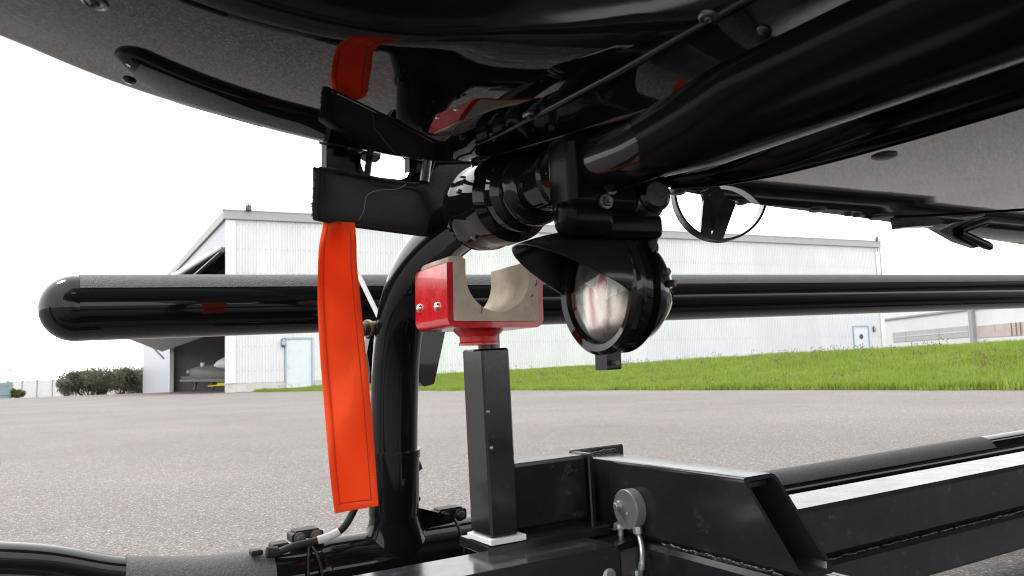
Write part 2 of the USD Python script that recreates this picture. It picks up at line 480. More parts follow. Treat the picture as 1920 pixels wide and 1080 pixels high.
def sheet(a0, a1, z0, z1):
    k = int(round((a1 - a0) / pitch)) or 1
    xs, ds = [], []
    for i in range(k):
        o = a0 + (a1 - a0) * i / k; p = (a1 - a0) / k
        xs += [o, o + p * 0.45, o + p * 0.60, o + p * 0.85]
        ds += [0.0, 0.0, 0.024, 0.024]
    xs.append(a1); ds.append(0.0)
    xs, ds = np.array(xs), np.array(ds)
    lo = A0 + xs[:, None] * e1 + (ds[:, None] + 0.0) * n1 + z0 * Zv
    hi = A0 + xs[:, None] * e1 + (ds[:, None] + 0.0) * n1 + z1 * Zv
    m = grid_mesh(np.stack([lo, hi]))
    return m


edges = np.r_[0.42, np.arange(0.42 + SW, L1 - 0.36, SW), L1 - 0.36]
screws = []
kk = 0
for i in range(len(edges) - 1):
    a0, a1 = edges[i], edges[i + 1]
    spans = [(a0, a1, zA + 0.37)]
    for (da, db, dt) in ((d1a - 0.08, d1b + 0.08, d1t + 0.08), (d2a - 0.08, d2b + 0.08, d2t + 0.08)):
        new = []
        for (s0, s1, zz) in spans:
            if s1 <= da or s0 >= db:
                new.append((s0, s1, zz))
            else:
                if s0 < da - 0.02:
                    new.append((s0, da, zz))
                new.append((max(s0, da), min(s1, db), dt))
                if s1 > db + 0.02:
                    new.append((db, s1, zz))
        spans = new
    mname = ('sheet_white', 'sheet_white_warm', 'sheet_white')[(i * 7 + i // 3) % 3] if a0 < 22 else ('sheet_white_cool', 'sheet_white')[(i // 5) % 2]
    for (s0, s1, zz) in spans:
        if s1 - s0 > 0.03:
            part(hg, 'wall_sheet', sheet(s0, s1, zz, HT - 0.4), mname, smooth=False)
    for zz in np.arange(zA + 0.9, HT - 0.5, 1.12):
        for q in range(0, 8, 2):
            aa = a0 + (q + 0.72) * pitch
            inside = any(da - 0.1 < aa < db + 0.1 and zz < dt + 0.15 for (da, db, dt) in ((d1a, d1b, d1t), (d2a, d2b, d2t)))
            if aa < a1 and not inside:
                screws.append(wq(A0, e1, Zv, n1, aa - 0.018, aa + 0.018, zz - 0.018, zz + 0.018, 0.02, 0.036))
part(hg, 'wall_screws', screws, 'screw_grey', smooth=False, kind='stuff')
# parapet band and its toothed lower edge
fas = part(hg, 'fascia', wq(A0, e1, Zv, n1, -0.12, L1 + 0.1, HT - 0.40, HT, -0.3, 0.14), 'fascia_grey')
part(hg, 'fascia_cap', wq(A0, e1, Zv, n1, -0.15, L1 + 0.13, HT, HT + 0.05, -0.34, 0.17), 'sheet_white_cool')
for (da, db, dt, lbl) in ((d1a, d1b, d1t, 'pale blue steel side door'), (d2a, d2b, d2t, 'white steel door with a round emblem')):
    dr = part(hg, 'door', wq(A0, e1, Zv, n1, da, db, zA + 0.02, dt, -0.03, 0.03), 'door_blue', label=lbl)
    for (x0, x1, z0, z1) in ((da - 0.07, da - 0.003, zA, dt + 0.07), (db + 0.003, db + 0.07, zA, dt + 0.07), (da, db, dt + 0.003, dt + 0.07)):
        part(dr, 'door_frame', wq(A0, e1, Zv, n1, x0, x1, z0, z1, -0.03, 0.06), 'door_frame')
    part(dr, 'handle', wq(A0, e1, Zv, n1, da + 0.09, da + 0.14, zA + 1.0, zA + 1.22, 0.031, 0.07), 'dark_metal' if da > 20 else 'sheet_white_warm')
    if da < 20:
        for (fx, fz) in ((0.14, 1.78), (0.14, 1.62), (0.3, 1.75), (0.62, 1.80), (0.14, 0.75)):
            part(dr, 'door_stud', wq(A0, e1, Zv, n1, da + fx - 0.02, da + fx + 0.02, zA + fz - 0.025, zA + fz + 0.025, 0.031, 0.045), 'sheet_white_warm')
    else:
        cx_, cz_ = (da + db) / 2, dt - 0.62
        o_ = A0 + cx_ * e1 + cz_ * Zv + 0.032 * n1
        ring_ = [(0.165, 0), (0.165, 0.012), (0.125, 0.012), (0.125, 0)]
        part(dr, 'emblem', [lathe(ring_, o_, n1, 32), wq(A0, e1, Zv, n1, cx_ - 0.02, cx_ + 0.09, cz_ + 0.02, cz_ + 0.06, 0.031, 0.045),
                            wq(A0, e1, Zv, n1, cx_ - 0.06, cx_ + 0.06, cz_ - 0.05, cz_ - 0.01, 0.031, 0.045), wq(A0, e1, Zv, n1, cx_ - 0.09, cx_ - 0.05, cz_ - 0.01, cz_ + 0.07, 0.031, 0.045)], 'dark_metal')


def wall_lamp(px, py, s=1.0):
    a, z = wall_px(px, py)
    L = part(hg, 'wall_lamp', wq(A0, e1, Zv, n1, a - 0.09 * s, a + 0.09 * s, z - 0.2 * s, z + 0.2 * s, 0.05, 0.09), 'dark_metal')
    part(L, 'lamp_glass', lathe([(0.03, 0), (0.09 * s, 0.04), (0.10 * s, 0.22 * s), (0.02, 0.3 * s)], A0 + a * e1 + (z - 0.13 * s) * Zv + 0.16 * n1, Zv, 14), 'zinc')


wall_lamp(531, 643); wall_lamp(1637, 617, 0.9)
a_, _ = wall_px(465, 388)
rl = part(hg, 'roof_lamp', lathe([(0.10, 0), (0.14, 0.05), (0.14, 0.22), (0.08, 0.3)], A0 + a_ * e1 + (HT - 0.02) * Zv + 0.20 * n1, Zv, 14), 'dark_steel')
part(rl, 'bracket', cyl(A0 + a_ * e1 + (HT + 0.26) * Zv + 0.20 * n1, A0 + a_ * e1 + (HT + 0.42) * Zv + 0.20 * n1, 0.02, 8), 'dark_metal')
a_, _ = wall_px(1640, 455)
part(hg, 'roof_lamp', [lathe([(0.08, 0), (0.12, 0.06), (0.10, 0.2), (0.03, 0.3)], A0 + a_ * e1 + (HT + 0.02) * Zv + 0.20 * n1, Zv, 12),
                       wq(A0, e1, Zv, n1, a_ - 0.02, a_ + 0.02, HT - 0.7, HT - 0.42, 0.15, 0.2)], 'dark_metal')
aE, zE = wall_px(1656, 490)
part(hg, 'downpipe', wq(A0, e1, Zv, n1, L1 + 0.03, L1 + 0.12, zE - 1.0, HT - 0.42, -0.04, 0.06), 'fascia_grey')

# the front: wall over the opening, wall beyond it, folding door hanging out
HEAD = zA + 6.6


def front_along(px):
    d = wray(px, 700)
    t = np.dot(A0 - EYE, n2) / np.dot(d, n2)
    return (EYE + d * t - A0) @ e2


s_in = 0.35
s_out = front_along(320)
s_end = front_along(268)
part(hg, 'front_header', wq(A0, e2, Zv, n2, 0.0, s_end, HEAD, HT - 0.42, -0.25, -0.02), 'front_panel')
part(hg, 'front_fascia', wq(A0, e2, Zv, n2, 0.15, s_end, HT - 0.40, HT, -0.3, 0.10), 'fascia_grey')
part(hg, 'front_wall', wq(A0, e2, Zv, n2, s_out, s_end, ZB, HEAD - 0.003, -0.2, 0.0), 'front_panel')
part(hg, 'front_post', wq(A0, e2, Zv, n2, s_out - 0.5, s_out - 0.003, ZB, HEAD - 0.003, -0.15, 0.12), 'sheet_white')
part(hg, 'front_post', wq(A0, e2, Zv, n2, 0.02, s_in, ZB, HEAD - 0.003, -0.04 - 0.2, -0.02), 'sheet_white')
# interior
wid = min(L1, 40.0)
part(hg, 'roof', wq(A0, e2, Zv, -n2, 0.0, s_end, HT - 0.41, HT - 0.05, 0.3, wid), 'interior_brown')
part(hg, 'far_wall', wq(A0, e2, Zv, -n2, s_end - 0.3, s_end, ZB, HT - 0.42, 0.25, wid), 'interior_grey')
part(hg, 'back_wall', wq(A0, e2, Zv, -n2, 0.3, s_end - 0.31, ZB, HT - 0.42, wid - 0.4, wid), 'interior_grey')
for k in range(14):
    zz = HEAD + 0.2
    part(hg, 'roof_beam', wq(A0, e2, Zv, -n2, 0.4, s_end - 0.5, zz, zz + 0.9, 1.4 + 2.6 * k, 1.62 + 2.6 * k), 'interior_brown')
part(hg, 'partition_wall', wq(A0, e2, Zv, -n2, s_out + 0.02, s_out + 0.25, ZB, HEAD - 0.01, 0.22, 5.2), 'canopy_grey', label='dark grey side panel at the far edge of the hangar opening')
# folding door: upper leaf out and down, lower leaf back in and down (both run the length of the opening)
near, far = 0.35, s_out - 0.6


def leaf(z0, t0, z1, t1, th=0.16):
    d = nrm(np.array([t1 - t0, z1 - z0])); nn = np.array([-d[1], d[0]]) * th
    pg = [(t0, z0), (t1, z1), (t1 + nn[0], z1 + nn[1]), (t0 + nn[0], z0 + nn[1])]
    return prism(pg, A0 + near * e2, n2, Zv, -(far - near), 0.0) if np.dot(np.cross(n2, Zv), e2) < 0 else prism(pg, A0 + near * e2, n2, Zv, 0.0, far - near)


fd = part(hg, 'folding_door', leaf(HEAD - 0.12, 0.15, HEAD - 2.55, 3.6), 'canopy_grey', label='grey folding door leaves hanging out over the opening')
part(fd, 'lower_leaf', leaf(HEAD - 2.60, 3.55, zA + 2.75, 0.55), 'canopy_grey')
part(fd, 'edge_trim', wq(A0, e2, Zv, n2, near - 0.12, near - 0.01, HEAD - 0.24, HEAD - 0.02, 0.02, 0.3), 'dark_metal')
p0 = A0 + near * e2 + 0.2 * n2 + (HEAD - 0.02) * Zv; p1 = A0 + near * e2 + 3.75 * n2 + (HEAD - 2.45) * Zv
part(fd, 'side_rail', tube([p0 - e2 * 0.08, p1 - e2 * 0.08], 0.10, 8), 'sheet_white')
p0 = wat(307, 672, 58.0); p1 = wat(268, 632, 59.0)
part(fd, 'stay_bar', tube([p0, p1], 0.07, 8), 'post_grey')

# --- grey aircraft standing in the opening
pc = wat(392, 712, 45.0)
ac = thing('parked_aircraft', 'grey aircraft with white cowling parked in the shade inside the open hangar', 'aircraft', (pc[0], pc[1], zA))
rt = nrm(np.array([wray(1200, 700)[0] - wray(700, 700)[0], wray(1200, 700)[1] - wray(700, 700)[1], 0]))


def apx(px, py, d):
    return wat(px, py, d)


K = 45.0
body = tube([apx(352, 697, K - 0.2), apx(358, 698, K), apx(372, 699, K), apx(395, 701, K + 0.1), apx(420, 702, K + 0.3), apx(470, 702, K + 0.6)], [0.10, 0.20, 0.36, 0.50, 0.55, 0.5], 20)
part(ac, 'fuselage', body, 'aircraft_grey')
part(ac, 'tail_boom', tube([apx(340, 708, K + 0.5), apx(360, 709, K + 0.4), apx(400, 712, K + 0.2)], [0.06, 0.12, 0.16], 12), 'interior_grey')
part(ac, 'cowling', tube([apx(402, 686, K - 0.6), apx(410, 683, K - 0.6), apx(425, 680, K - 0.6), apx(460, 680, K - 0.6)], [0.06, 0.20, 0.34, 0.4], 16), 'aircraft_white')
part(ac, 'mast', tube([apx(380, 689, K), apx(380, 680, K)], 0.11, 10), 'aircraft_white')
part(ac, 'wing', prism([(-1.2, 0), (1.8, -0.1), (1.8, 0.04), (-1.2, 0.1)], apx(385, 714, K - 0.5), rt, Zv, -0.4, 0.4), 'aircraft_grey')
for k, px in enumerate((365, 398)):
    part(ac, 'landing_leg', tube([apx(px + 4, 712, K), apx(px, 731, K - 0.2)], 0.07, 10), 'dark_metal')
tb = thing('tow_bar', 'yellow tow bar lying beside the grey aircraft in the hangar', 'tow bar', apx(415, 722, 43.0))
part(tb, 'bar', tube([apx(390, 724, 43.0), apx(412, 722, 43.0)], 0.035, 8), 'yellow_paint')
part(tb, 'head', prism(rquad(0.42, 0.16, 0.04), apx(416, 720.5, 43.0), rt, Zv, -0.1, 0.1), 'yellow_paint')

# --- low white building at the right
b0 = wat(1674, 700, 66.0); b1 = wat(1930, 700, 50.0)
f1 = b1 - b0; f1[2] = 0; LL = np.linalg.norm(f1); f1 /= LL
nb = np.cross(f1, Zv); nb = nb if nb @ (EYE - b0) > 0 else -nb
O2 = np.array([b0[0], b0[1], 0.0])


def b_px(px, py):
    d = wray(px, py); t = np.dot(O2 - EYE, nb) / np.dot(d, nb); p = EYE + d * t
    return (p - O2) @ f1, p[2]


zt = b_px(1674, 599)[1]
lb = thing('low_building', 'low white building with a grey window strip, to the right of the hangar', 'building', (b0[0], b0[1], -0.3))
part(lb, 'wall', wq(O2, f1, Zv, nb, -8.0, LL + 22, -1.0, zt, -6.0, 0.0), 'sheet_white_warm')
part(lb, 'roof_edge', wq(O2, f1, Zv, nb, -8.0, LL + 22, zt, zt + 0.14, -6.0, 0.1), 'fascia_grey')
part(lb, 'roof', wq(O2, f1, Zv, nb, -8.0, LL + 22, zt + 0.143, zt + 1.0, -6.0, -0.6), 'sheet_white')
zs0, zs1 = b_px(1675, 642)[1], b_px(1675, 623.5)[1]
ee = [b_px(p, 640)[0] for p in (1675, 1700, 1763, 1818)]
for i in range(3):
    part(lb, 'window_strip', wq(O2, f1, Zv, nb, ee[i] + 0.03, ee[i + 1] - 0.03, zs0, zs1, -0.02, 0.03), 'strip_grey')
    part(lb, 'glazing_bar', wq(O2, f1, Zv, nb, ee[i] + 0.03, ee[i + 1] - 0.03, (zs0 + zs1) / 2 - 0.03, (zs0 + zs1) / 2 + 0.03, 0.031, 0.05), 'sheet_white_cool')
g0, g1 = b_px(1825, 640)[0], b_px(1832, 640)[0]
part(lb, 'downpipe', wq(O2, f1, Zv, nb, g0, g1, -1.0, zt - 0.005, 0.002, 0.22), 'fascia_grey')
e3 = [b_px(p, 640)[0] for p in (1834, 1868, 1899, 1920, 1960, 2010)]
zz0, zz1 = b_px(1834, 634)[1], b_px(1834, 611)[1]
for i in range(5):
    part(lb, 'window_strip', wq(O2, f1, Zv, nb, e3[i] + 0.03, e3[i + 1] - 0.03, zz0, zz1, -0.02, 0.03), 'strip_tan')
for p in (1898, 1907, 1915):
    q = b_px(p, 620)[0]
    part(lb, 'window_bar', wq(O2, f1, Zv, nb, q - 0.05, q + 0.05, zz0, zz1, 0.031, 0.06), 'strip_brown')

# --- grass bank in front of the long wall
cols = [(478, 735.0, 733.5, 36.2), (520, 734.5, 730, 36.8), (600, 733, 722, 37.5), (700, 732.5, 711, 36), (800, 732, 702.5, 34), (1000, 731.5, 692, 30), (1200, 731, 681, 27), (1400, 730.7, 669, 24),
        (1600, 730.5, 658, 21.5), (1750, 730.3, 650, 20), (1920, 730, 640, 18.5), (2300, 729, 616, 17), (2900, 728, 585, 18)]
NC, NR = 150, 26
pxs = np.linspace(478, 2900, NC)
cp = np.array(cols)
yb = PchipInterpolator(cp[:, 0], cp[:, 1])(pxs); yt = PchipInterpolator(cp[:, 0], cp[:, 2])(pxs); dt_ = PchipInterpolator(cp[:, 0], cp[:, 3])(pxs)
bank = np.zeros((NR + 8, NC, 3))
for j in range(NC):
    g, dg = wground(pxs[j], yb[j])
    c = wat(pxs[j], yt[j] + 5.5, max(dt_[j], dg + 0.6))
    for i in range(NR):
        t = i / (NR - 1)
        p = g + (c - g) * t
        s = t * t * (3 - 2 * t) * 0.5 + t * 0.5
        p[2] = g[2] + (c[2] - g[2]) * s
        bank[i, j] = p
    out = nrm(np.array([c[0] - EYE[0], c[1] - EYE[1], 0]))
    for i in range(8):
        p = c + out * 2.2 * (i + 1)
        p[2] = c[2] - 0.05 * (i + 1)
        # stop at the hangar wall
        dist = (p - A0) @ n1
        along = (p - A0) @ e1
        if -1 < along < L1 + 1 and dist < 0.12:
            p = p + n1 * (0.12 - dist)
        bank[NR + i, j] = p
bank[..., 2] += (meshkit.fbm(bank * [0.6, 0.6, 0.0] + 3.0, 3) - 0.5) * 0.06
bank[0, :, 2] -= 0.05
single('grass_bank', grid_mesh(bank), 'grass_soil', kind='structure', smooth=True)


def tuft(n, h, spread, w):
    V, Fc = [], []
    for k in range(n):
        a = rng.uniform(0, 2 * np.pi); r = spread * math.sqrt(rng.uniform())
        p = np.array([r * math.cos(a), r * math.sin(a), -0.02]); hh = h * rng.uniform(0.55, 1.1)
        lean = nrm(np.array([rng.normal(), rng.normal(), 0])) * hh * rng.uniform(0.1, 0.65)
        s = nrm(np.cross(lean + [0, 0, 1e-3], Zv)) * w * rng.uniform(0.6, 1.2)
        mid = p + lean * 0.35 + [0, 0, hh * 0.6]; tip = p + lean + [0, 0, hh]
        o = len(V)
        V += [p - s, p + s, mid - s * 0.8, mid + s * 0.8, tip]
        Fc += [(o, o + 1, o + 3), (o, o + 3, o + 2), (o + 2, o + 3, o + 4)]
    return trimesh.Trimesh(np.array(V), Fc, process=False)


def stalk(h):
    m1 = tube([(0, 0, -0.02), (0.02, 0.01, h * 0.5), (0.05, 0.0, h)], 0.004, 4)
    heads = []
    for k in range(rng.integers(2, 5)):
        z = h * rng.uniform(0.75, 1.03)
        s = trimesh.creation.icosphere(0, 0.011); s.apply_scale([1, 1, 1.5]); s.apply_translation([rng.normal() * 0.05, rng.normal() * 0.05, z]); heads.append(s)
    return m1, trimesh.util.concatenate(heads)


def bank_point():
    return None


vis = bank[:NR + 1]
c00, c10, c01, c11 = vis[:-1, :-1], vis[1:, :-1], vis[:-1, 1:], vis[1:, 1:]
area = (np.linalg.norm(np.cross(c10 - c00, c01 - c00), axis=-1) * 0.5 + np.linalg.norm(np.cross(c10 - c11, c01 - c11), axis=-1) * 0.5)
cent = (c00 + c11) / 2
wgt = area / np.maximum(np.linalg.norm(cent - EYE, axis=-1), 8) ** 0.7
wgt = wgt * (pxs[None, :-1] < 2100)
wgt = (wgt / wgt.sum()).ravel()


def scatter(n):
    idx = rng.choice(len(wgt), n, p=wgt)
    i, j = np.divmod(idx, NC - 1)
    u, v = rng.uniform(size=(2, n, 1))
    return (vis[i, j] * (1 - u) + vis[i + 1, j] * u) * (1 - v) + (vis[i, j + 1] * (1 - u) + vis[i + 1, j + 1] * u) * v


def instancer(path, protos, pts, scale, pidx, label, cat):
    pi = UsdGeom.PointInstancer.Define(stage, path)
    tagp(pi.GetPrim(), label, cat, None, 'stuff')
    rel = pi.CreatePrototypesRel()
    for k, (nm, m, mm) in enumerate(protos):
        usdkit.mesh(stage, f'{path}/{nm}', m, MAT[mm])
        rel.AddTarget(f'{path}/{nm}')
    pi.CreatePositionsAttr(Vt.Vec3fArray.FromNumpy(pts.astype(np.float32)))
    pi.CreateScalesAttr(Vt.Vec3fArray.FromNumpy(np.repeat(scale[:, None], 3, 1).astype(np.float32)))
    ang = rng.uniform(0, 2 * np.pi, len(pts))
    pi.CreateOrientationsAttr(Vt.QuathArray([Gf.Quath(float(math.cos(a / 2)), 0, 0, float(math.sin(a / 2))) for a in ang]))
    pi.CreateProtoIndicesAttr(Vt.IntArray.FromNumpy(pidx.astype(np.int32)))


NG = 42000
gp = scatter(NG)
# ragged verge: tufts creeping out over the edge of the apron
NE = 2600
je = rng.integers(0, NC - 1, NE); ue = rng.uniform(size=(NE, 1))
ed = bank[0, je] * (1 - ue) + bank[0, je + 1] * ue
ed = ed + nrm(EYE * [1, 1, 0] - bank[0, NC // 3] * [1, 1, 0]) * (np.abs(rng.normal(size=(NE, 1))) * 0.30 * (meshkit.fbm(ed * [0.5, 0.5, 0], 3, seed=21)[:, None] + 0.1)) 
ed[:, 2] = ground_z(ed[:, 0], ed[:, 1])
gp = np.vstack([gp, ed[np.array([p[0] is not None for p in ed])]]); NG = len(gp)
gs = 0.75 + 0.7 * meshkit.fbm(gp * [0.5, 0.5, 0.3], 3, seed=5) * rng.uniform(0.6, 1.3, NG)
instancer('/World/grass', [('tuft', tuft(22, 0.13, 0.10, 0.005), 'grass_blade'), ('tuft_001', tuft(18, 0.16, 0.09, 0.005), 'grass_blade'), ('tuft_002', tuft(26, 0.09, 0.12, 0.006), 'grass_blade')],
          gp, gs, rng.integers(0, 3, NG), 'bright green uncut grass growing over the bank below the hangar wall', 'grass')
NS = 420
sp = scatter(NS * 8)
crest = np.array([np.linalg.norm(p[:2]) for p in sp])
keep = rng.uniform(size=len(sp)) < np.where(meshkit.fbm(sp * [0.4, 0.4, 0], 3, seed=9) > 0.47, 0.3, 0.03)
sp = sp[keep][:NS]
st = [stalk(0.22), stalk(0.28), stalk(0.2)]
protos = []
for k, (m1, m2) in enumerate(st):
    sfx = '' if k == 0 else f'_{k:03d}'
    protos.append((f'seed_head{sfx}', trimesh.util.concatenate([m1, m2]), 'seed_brown'))
instancer('/World/seed_stalks', protos, sp, rng.uniform(0.6, 1.25, len(sp)), rng.integers(0, 3, len(sp)), 'thin brown seed heads standing above the grass on the bank', 'wild flowers')


# --- bushes, screen wall and palisade at the far left
def leaf_cloud(n, fn, size):
    V, Fc = [], []
    for k in range(n):
        p, s = fn()
        s *= size
        a = nrm(rng.normal(size=3)); b = nrm(np.cross(a, rng.normal(size=3)))
        o = len(V)
        V += [p - a * s, p - b * s * 0.45, p + a * s, p + b * s * 0.45]
        Fc += [(o, o + 1, o + 2), (o, o + 2, o + 3)]
    return trimesh.Trimesh(np.array(V), Fc, process=False)


def bush(name, px, base_y, top_y, wpx, depth, label, matn, n, group=None):
    base = wat(px, base_y, depth); H_ = (base_y - top_y) / 1570 * depth; W_ = wpx / 1570 * depth
    t = thing(name, label, 'bush', base, group=group)
    lobes = [(rng.normal() * W_ * 0.30, rng.normal() * W_ * 0.25, H_ * rng.uniform(0.2, 0.80), rng.uniform(0.16, 0.42) * min(H_, W_)) for _ in range(13)]

    def fn():
        lx, ly, lz, lr = lobes[rng.integers(len(lobes))]
        d = nrm(rng.normal(size=3)); r = lr * rng.uniform(0.4, 1.25) ** 0.8
        p = np.array([lx, ly, lz]) + d * r * [1.25, 1, 1]
        p[2] = max(p[2], 0.05)
        return base + p, rng.uniform(0.6, 1.3)
    part(t, 'foliage', leaf_cloud(n, fn, 0.13), matn, smooth=False)
    tw = []
    for k in range(9):
        a = base + [rng.normal() * W_ * 0.12, rng.normal() * W_ * 0.12, -0.1]
        lx, ly, lz, lr = lobes[k]
        tw.append(tube([a, (a + base + [lx, ly, lz]) / 2 + [0, 0, 0.2], base + np.array([lx, ly, lz + lr * 0.9])], [0.06, 0.04, 0.012], 6))
    part(t, 'stems', tw, 'bark')
    return t


BG = 'bushes between the screen wall and the hangar'
bush('bush', 125, 742, 699, 34, 84, 'dark green bush beside the pale screen wall, leftmost of the row', 'bush_leaf', 3800, BG)
bush('bush', 158, 742, 693, 50, 80, 'dense green bush, second from the left in the row before the hangar', 'bush_leaf', 5200, BG)
bush('bush', 196, 741, 697, 44, 86, 'lower dull green bush in the middle of the row before the hangar', 'bush_leaf', 4200, BG)
bush('bush', 232, 740, 689, 52, 82, 'tallest green bush of the row, left of the white hangar front', 'bush_leaf', 5600, BG)
bush('bush', 264, 740, 692, 36, 88, 'green bush half hidden by the white hangar front', 'bush_leaf', 3600, BG)
bush('shrub', 34, 745, 729, 22, 92, 'small yellowish shrub at the end of the green palisade fence', 'yellow_leaf', 1600)

s0 = wat(14, 746, 104); s1 = wat(128, 744, 100)
sw_ = thing('screen_wall', 'long pale screen wall with grey posts behind the yellowish shrub', 'wall', s0)
q1 = s1 - s0; q1[2] = 0; QL = np.linalg.norm(q1); q1 /= QL; qn = np.cross(q1, Zv)
for k in range(4):
    part(sw_, 'wall_panel', wq(s0, q1, Zv, qn, QL * k / 4 + 0.07, QL * (k + 1) / 4 - 0.07, -0.5, 1.95, -0.06, 0.06), 'screen_pale')
    part(sw_, 'wall_post', wq(s0, q1, Zv, qn, QL * k / 4 - 0.07, QL * k / 4 + 0.07, -0.5, 2.1, -0.1, 0.1), 'post_grey')
part(sw_, 'coping', wq(s0, q1, Zv, qn, -0.2, QL, 1.952, 2.0, -0.05, 0.05), 'post_grey')
f0 = wat(-60, 750, 82); f9 = wat(25, 748, 92)
pf = thing('palisade_fence', 'blue green metal palisade fence at the left edge', 'fence', f0)
q2 = f9 - f0; q2[2] = 0; FL = np.linalg.norm(q2); q2 /= FL; fn2 = np.cross(q2, Zv)
for k in range(int(FL / 0.2)):
    pg = [(k * 0.2, -0.3), (k * 0.2 + 0.13, -0.3), (k * 0.2 + 0.13, 1.55), (k * 0.2 + 0.065, 1.72), (k * 0.2, 1.55)]
    part(pf, 'pale', prism(pg, f0, q2, Zv, -0.02, 0.02), 'fence_green', smooth=False)
for zz in (0.3, 1.3):
    part(pf, 'rail', wq(f0, q2, Zv, fn2, 0, FL, zz, zz + 0.08, 0.025, 0.07), 'fence_green')
lp = wat(12, 746, 170)
lt = thing('lamp_post', 'thin grey lamp post far off above the palisade fence', 'lamp post', lp)
part(lt, 'pole', tube([lp, lp + [0, 0, 5.4]], [0.09, 0.06], 8), 'post_grey')
part(lt, 'lamp_arm', tube([lp + [0, 0, 5.4], lp + [0, 0, 5.5] + q1 * 0.8], 0.05, 6), 'post_grey')
part(lt, 'lamp_head', box(lp + [0, 0, 5.44] + q1 * 0.7 - 0.18, lp + [0, 0, 5.5] + q1 * 1.1 + 0.1, 0.03), 'post_grey')
# ================================================================== THE HELICOPTER (aircraft frame: x aft, y outboard, z up)
KH = 1.07                                                  # the survey fixes the helicopter's shape up to scale; this is its scale against the trailer
heli = thing('helicopter', 'glossy black helicopter on skids, seen close from under its belly', 'helicopter', (0.47, 0.2, 0.0), air=KH)
XC, ZC, TR = 0.47, 0.575, 0.029                            # forward cross tube axis and radius
YS, ZS, SR = 1.222, 0.100, 0.043                           # skid tube
YST, ZST, STR = 1.30, 0.495, 0.0455                        # boarding step


def sstep(a, b, x):
    t = np.clip((np.asarray(x, float) - a) / (b - a), 0, 1)
    return t * t * (3 - 2 * t)


XE, RF, U1 = 0.445, 0.020, 0.255
half = np.array([(XE, 0.640), (0.365, 0.665), (0.275, 0.682), (0.188, 0.672), (0.084, 0.667), (-0.023, 0.652), (-0.25, 0.60), (-0.48, 0.50), (-0.66, 0.34), (-0.76, 0.17), (-0.795, 0.0)])
full = np.vstack([half, half[-2::-1] * [1, -1]])
dd = np.r_[0, np.cumsum(np.linalg.norm(np.diff(full, axis=0), axis=1))]
cs = CubicSpline(dd, full, bc_type='natural')
OUT = cs(np.linspace(0, dd[-1], 1201))
tan = np.gradient(OUT, axis=0); tan /= np.linalg.norm(tan, axis=1)[:, None]
NIN = np.stack([-tan[:, 1], tan[:, 0]], 1)
NIN *= np.sign(((np.array([0.3, 0.0]) - OUT) * NIN).sum(1))[:, None]
OUT = OUT - NIN * 0.013
OUT[:, 1] += 0.2
from scipy.spatial import cKDTree
OTREE = cKDTree(OUT)
LIPZ = PchipInterpolator([-0.6, 0.29, 0.42, 0.50, 0.62, 0.71, 0.85, 0.95], [0.594, 0.594, 0.592, 0.595, 0.604, 0.612, 0.625, 0.632])


YCR = PchipInterpolator([-0.8, -0.3, 0.0, 0.128, 0.183, 0.24, 0.284, 0.328, 0.365, 0.387, 0.45], [0.25, 0.50, 0.63, 0.640, 0.633, 0.618, 0.592, 0.550, 0.508, 0.466, 0.40])


def bz(x, y):
    """height of the front belly's skin: rounded outer edge, gently hollowed towards the middle, turned down to its end lip."""
    x, y = np.asarray(x, float), np.asarray(y, float)
    s = OTREE.query(np.stack([x, y], -1))[0]
    zb = 0.620 + 0.014 * (1 - sstep(0.24, 0.43, x)) + 0.44 * np.maximum(0, 0.37 - x) ** 2 / (1 + 0.9 * np.maximum(0, -x))
    e = np.clip(RF - s, 0, RF)
    z = zb + RF - np.sqrt(np.maximum(RF * RF - e * e, 0))
    wr = 1 - sstep(0.30, 0.42, x)
    z = z + 0.032 * 0.02 * np.logaddexp(0, (0.17 - s) / 0.02) * (1 - sstep(0.30, 0.43, x))
    z = z + wr * np.clip(0.80 - y, 0, 0.80 - YCR(np.clip(x, -0.8, 0.45))) ** 2 / (2 * 1.5)
    v = np.maximum(YCR(np.clip(x, -0.8, 0.45)) - y, 0)
    vk = 0.07
    z = z + wr * np.where(v < vk, 0.16 * v + 4.0 * v ** 2, 0.16 * vk + 4.0 * vk ** 2 + 0.72 * 0.28 * (1 - np.exp(-(v - vk) / 0.28)))
    dl = (0.620 - LIPZ(np.clip(y, -0.6, 0.95))) * (1 - np.clip((RF - s) / RF, 0, 1))
    z = z - dl * np.clip((x - 0.408) / (XE - 0.408), 0, 1) ** 1.5
    return z


def bnormal(x, y):
    e = 1e-3
    return nrm((float(bz(x + e, y) - bz(x - e, y)) / (2 * e), float(bz(x, y + e) - bz(x, y - e)) / (2 * e), -1.0))


def outer_y(x, sgn):
    sel = (OUT[:, 1] > 0.2) if sgn > 0 else (OUT[:, 1] < 0.2)
    o = OUT[sel]; k = np.argsort(o[:, 0])
    return np.interp(x, o[k, 0], o[k, 1])


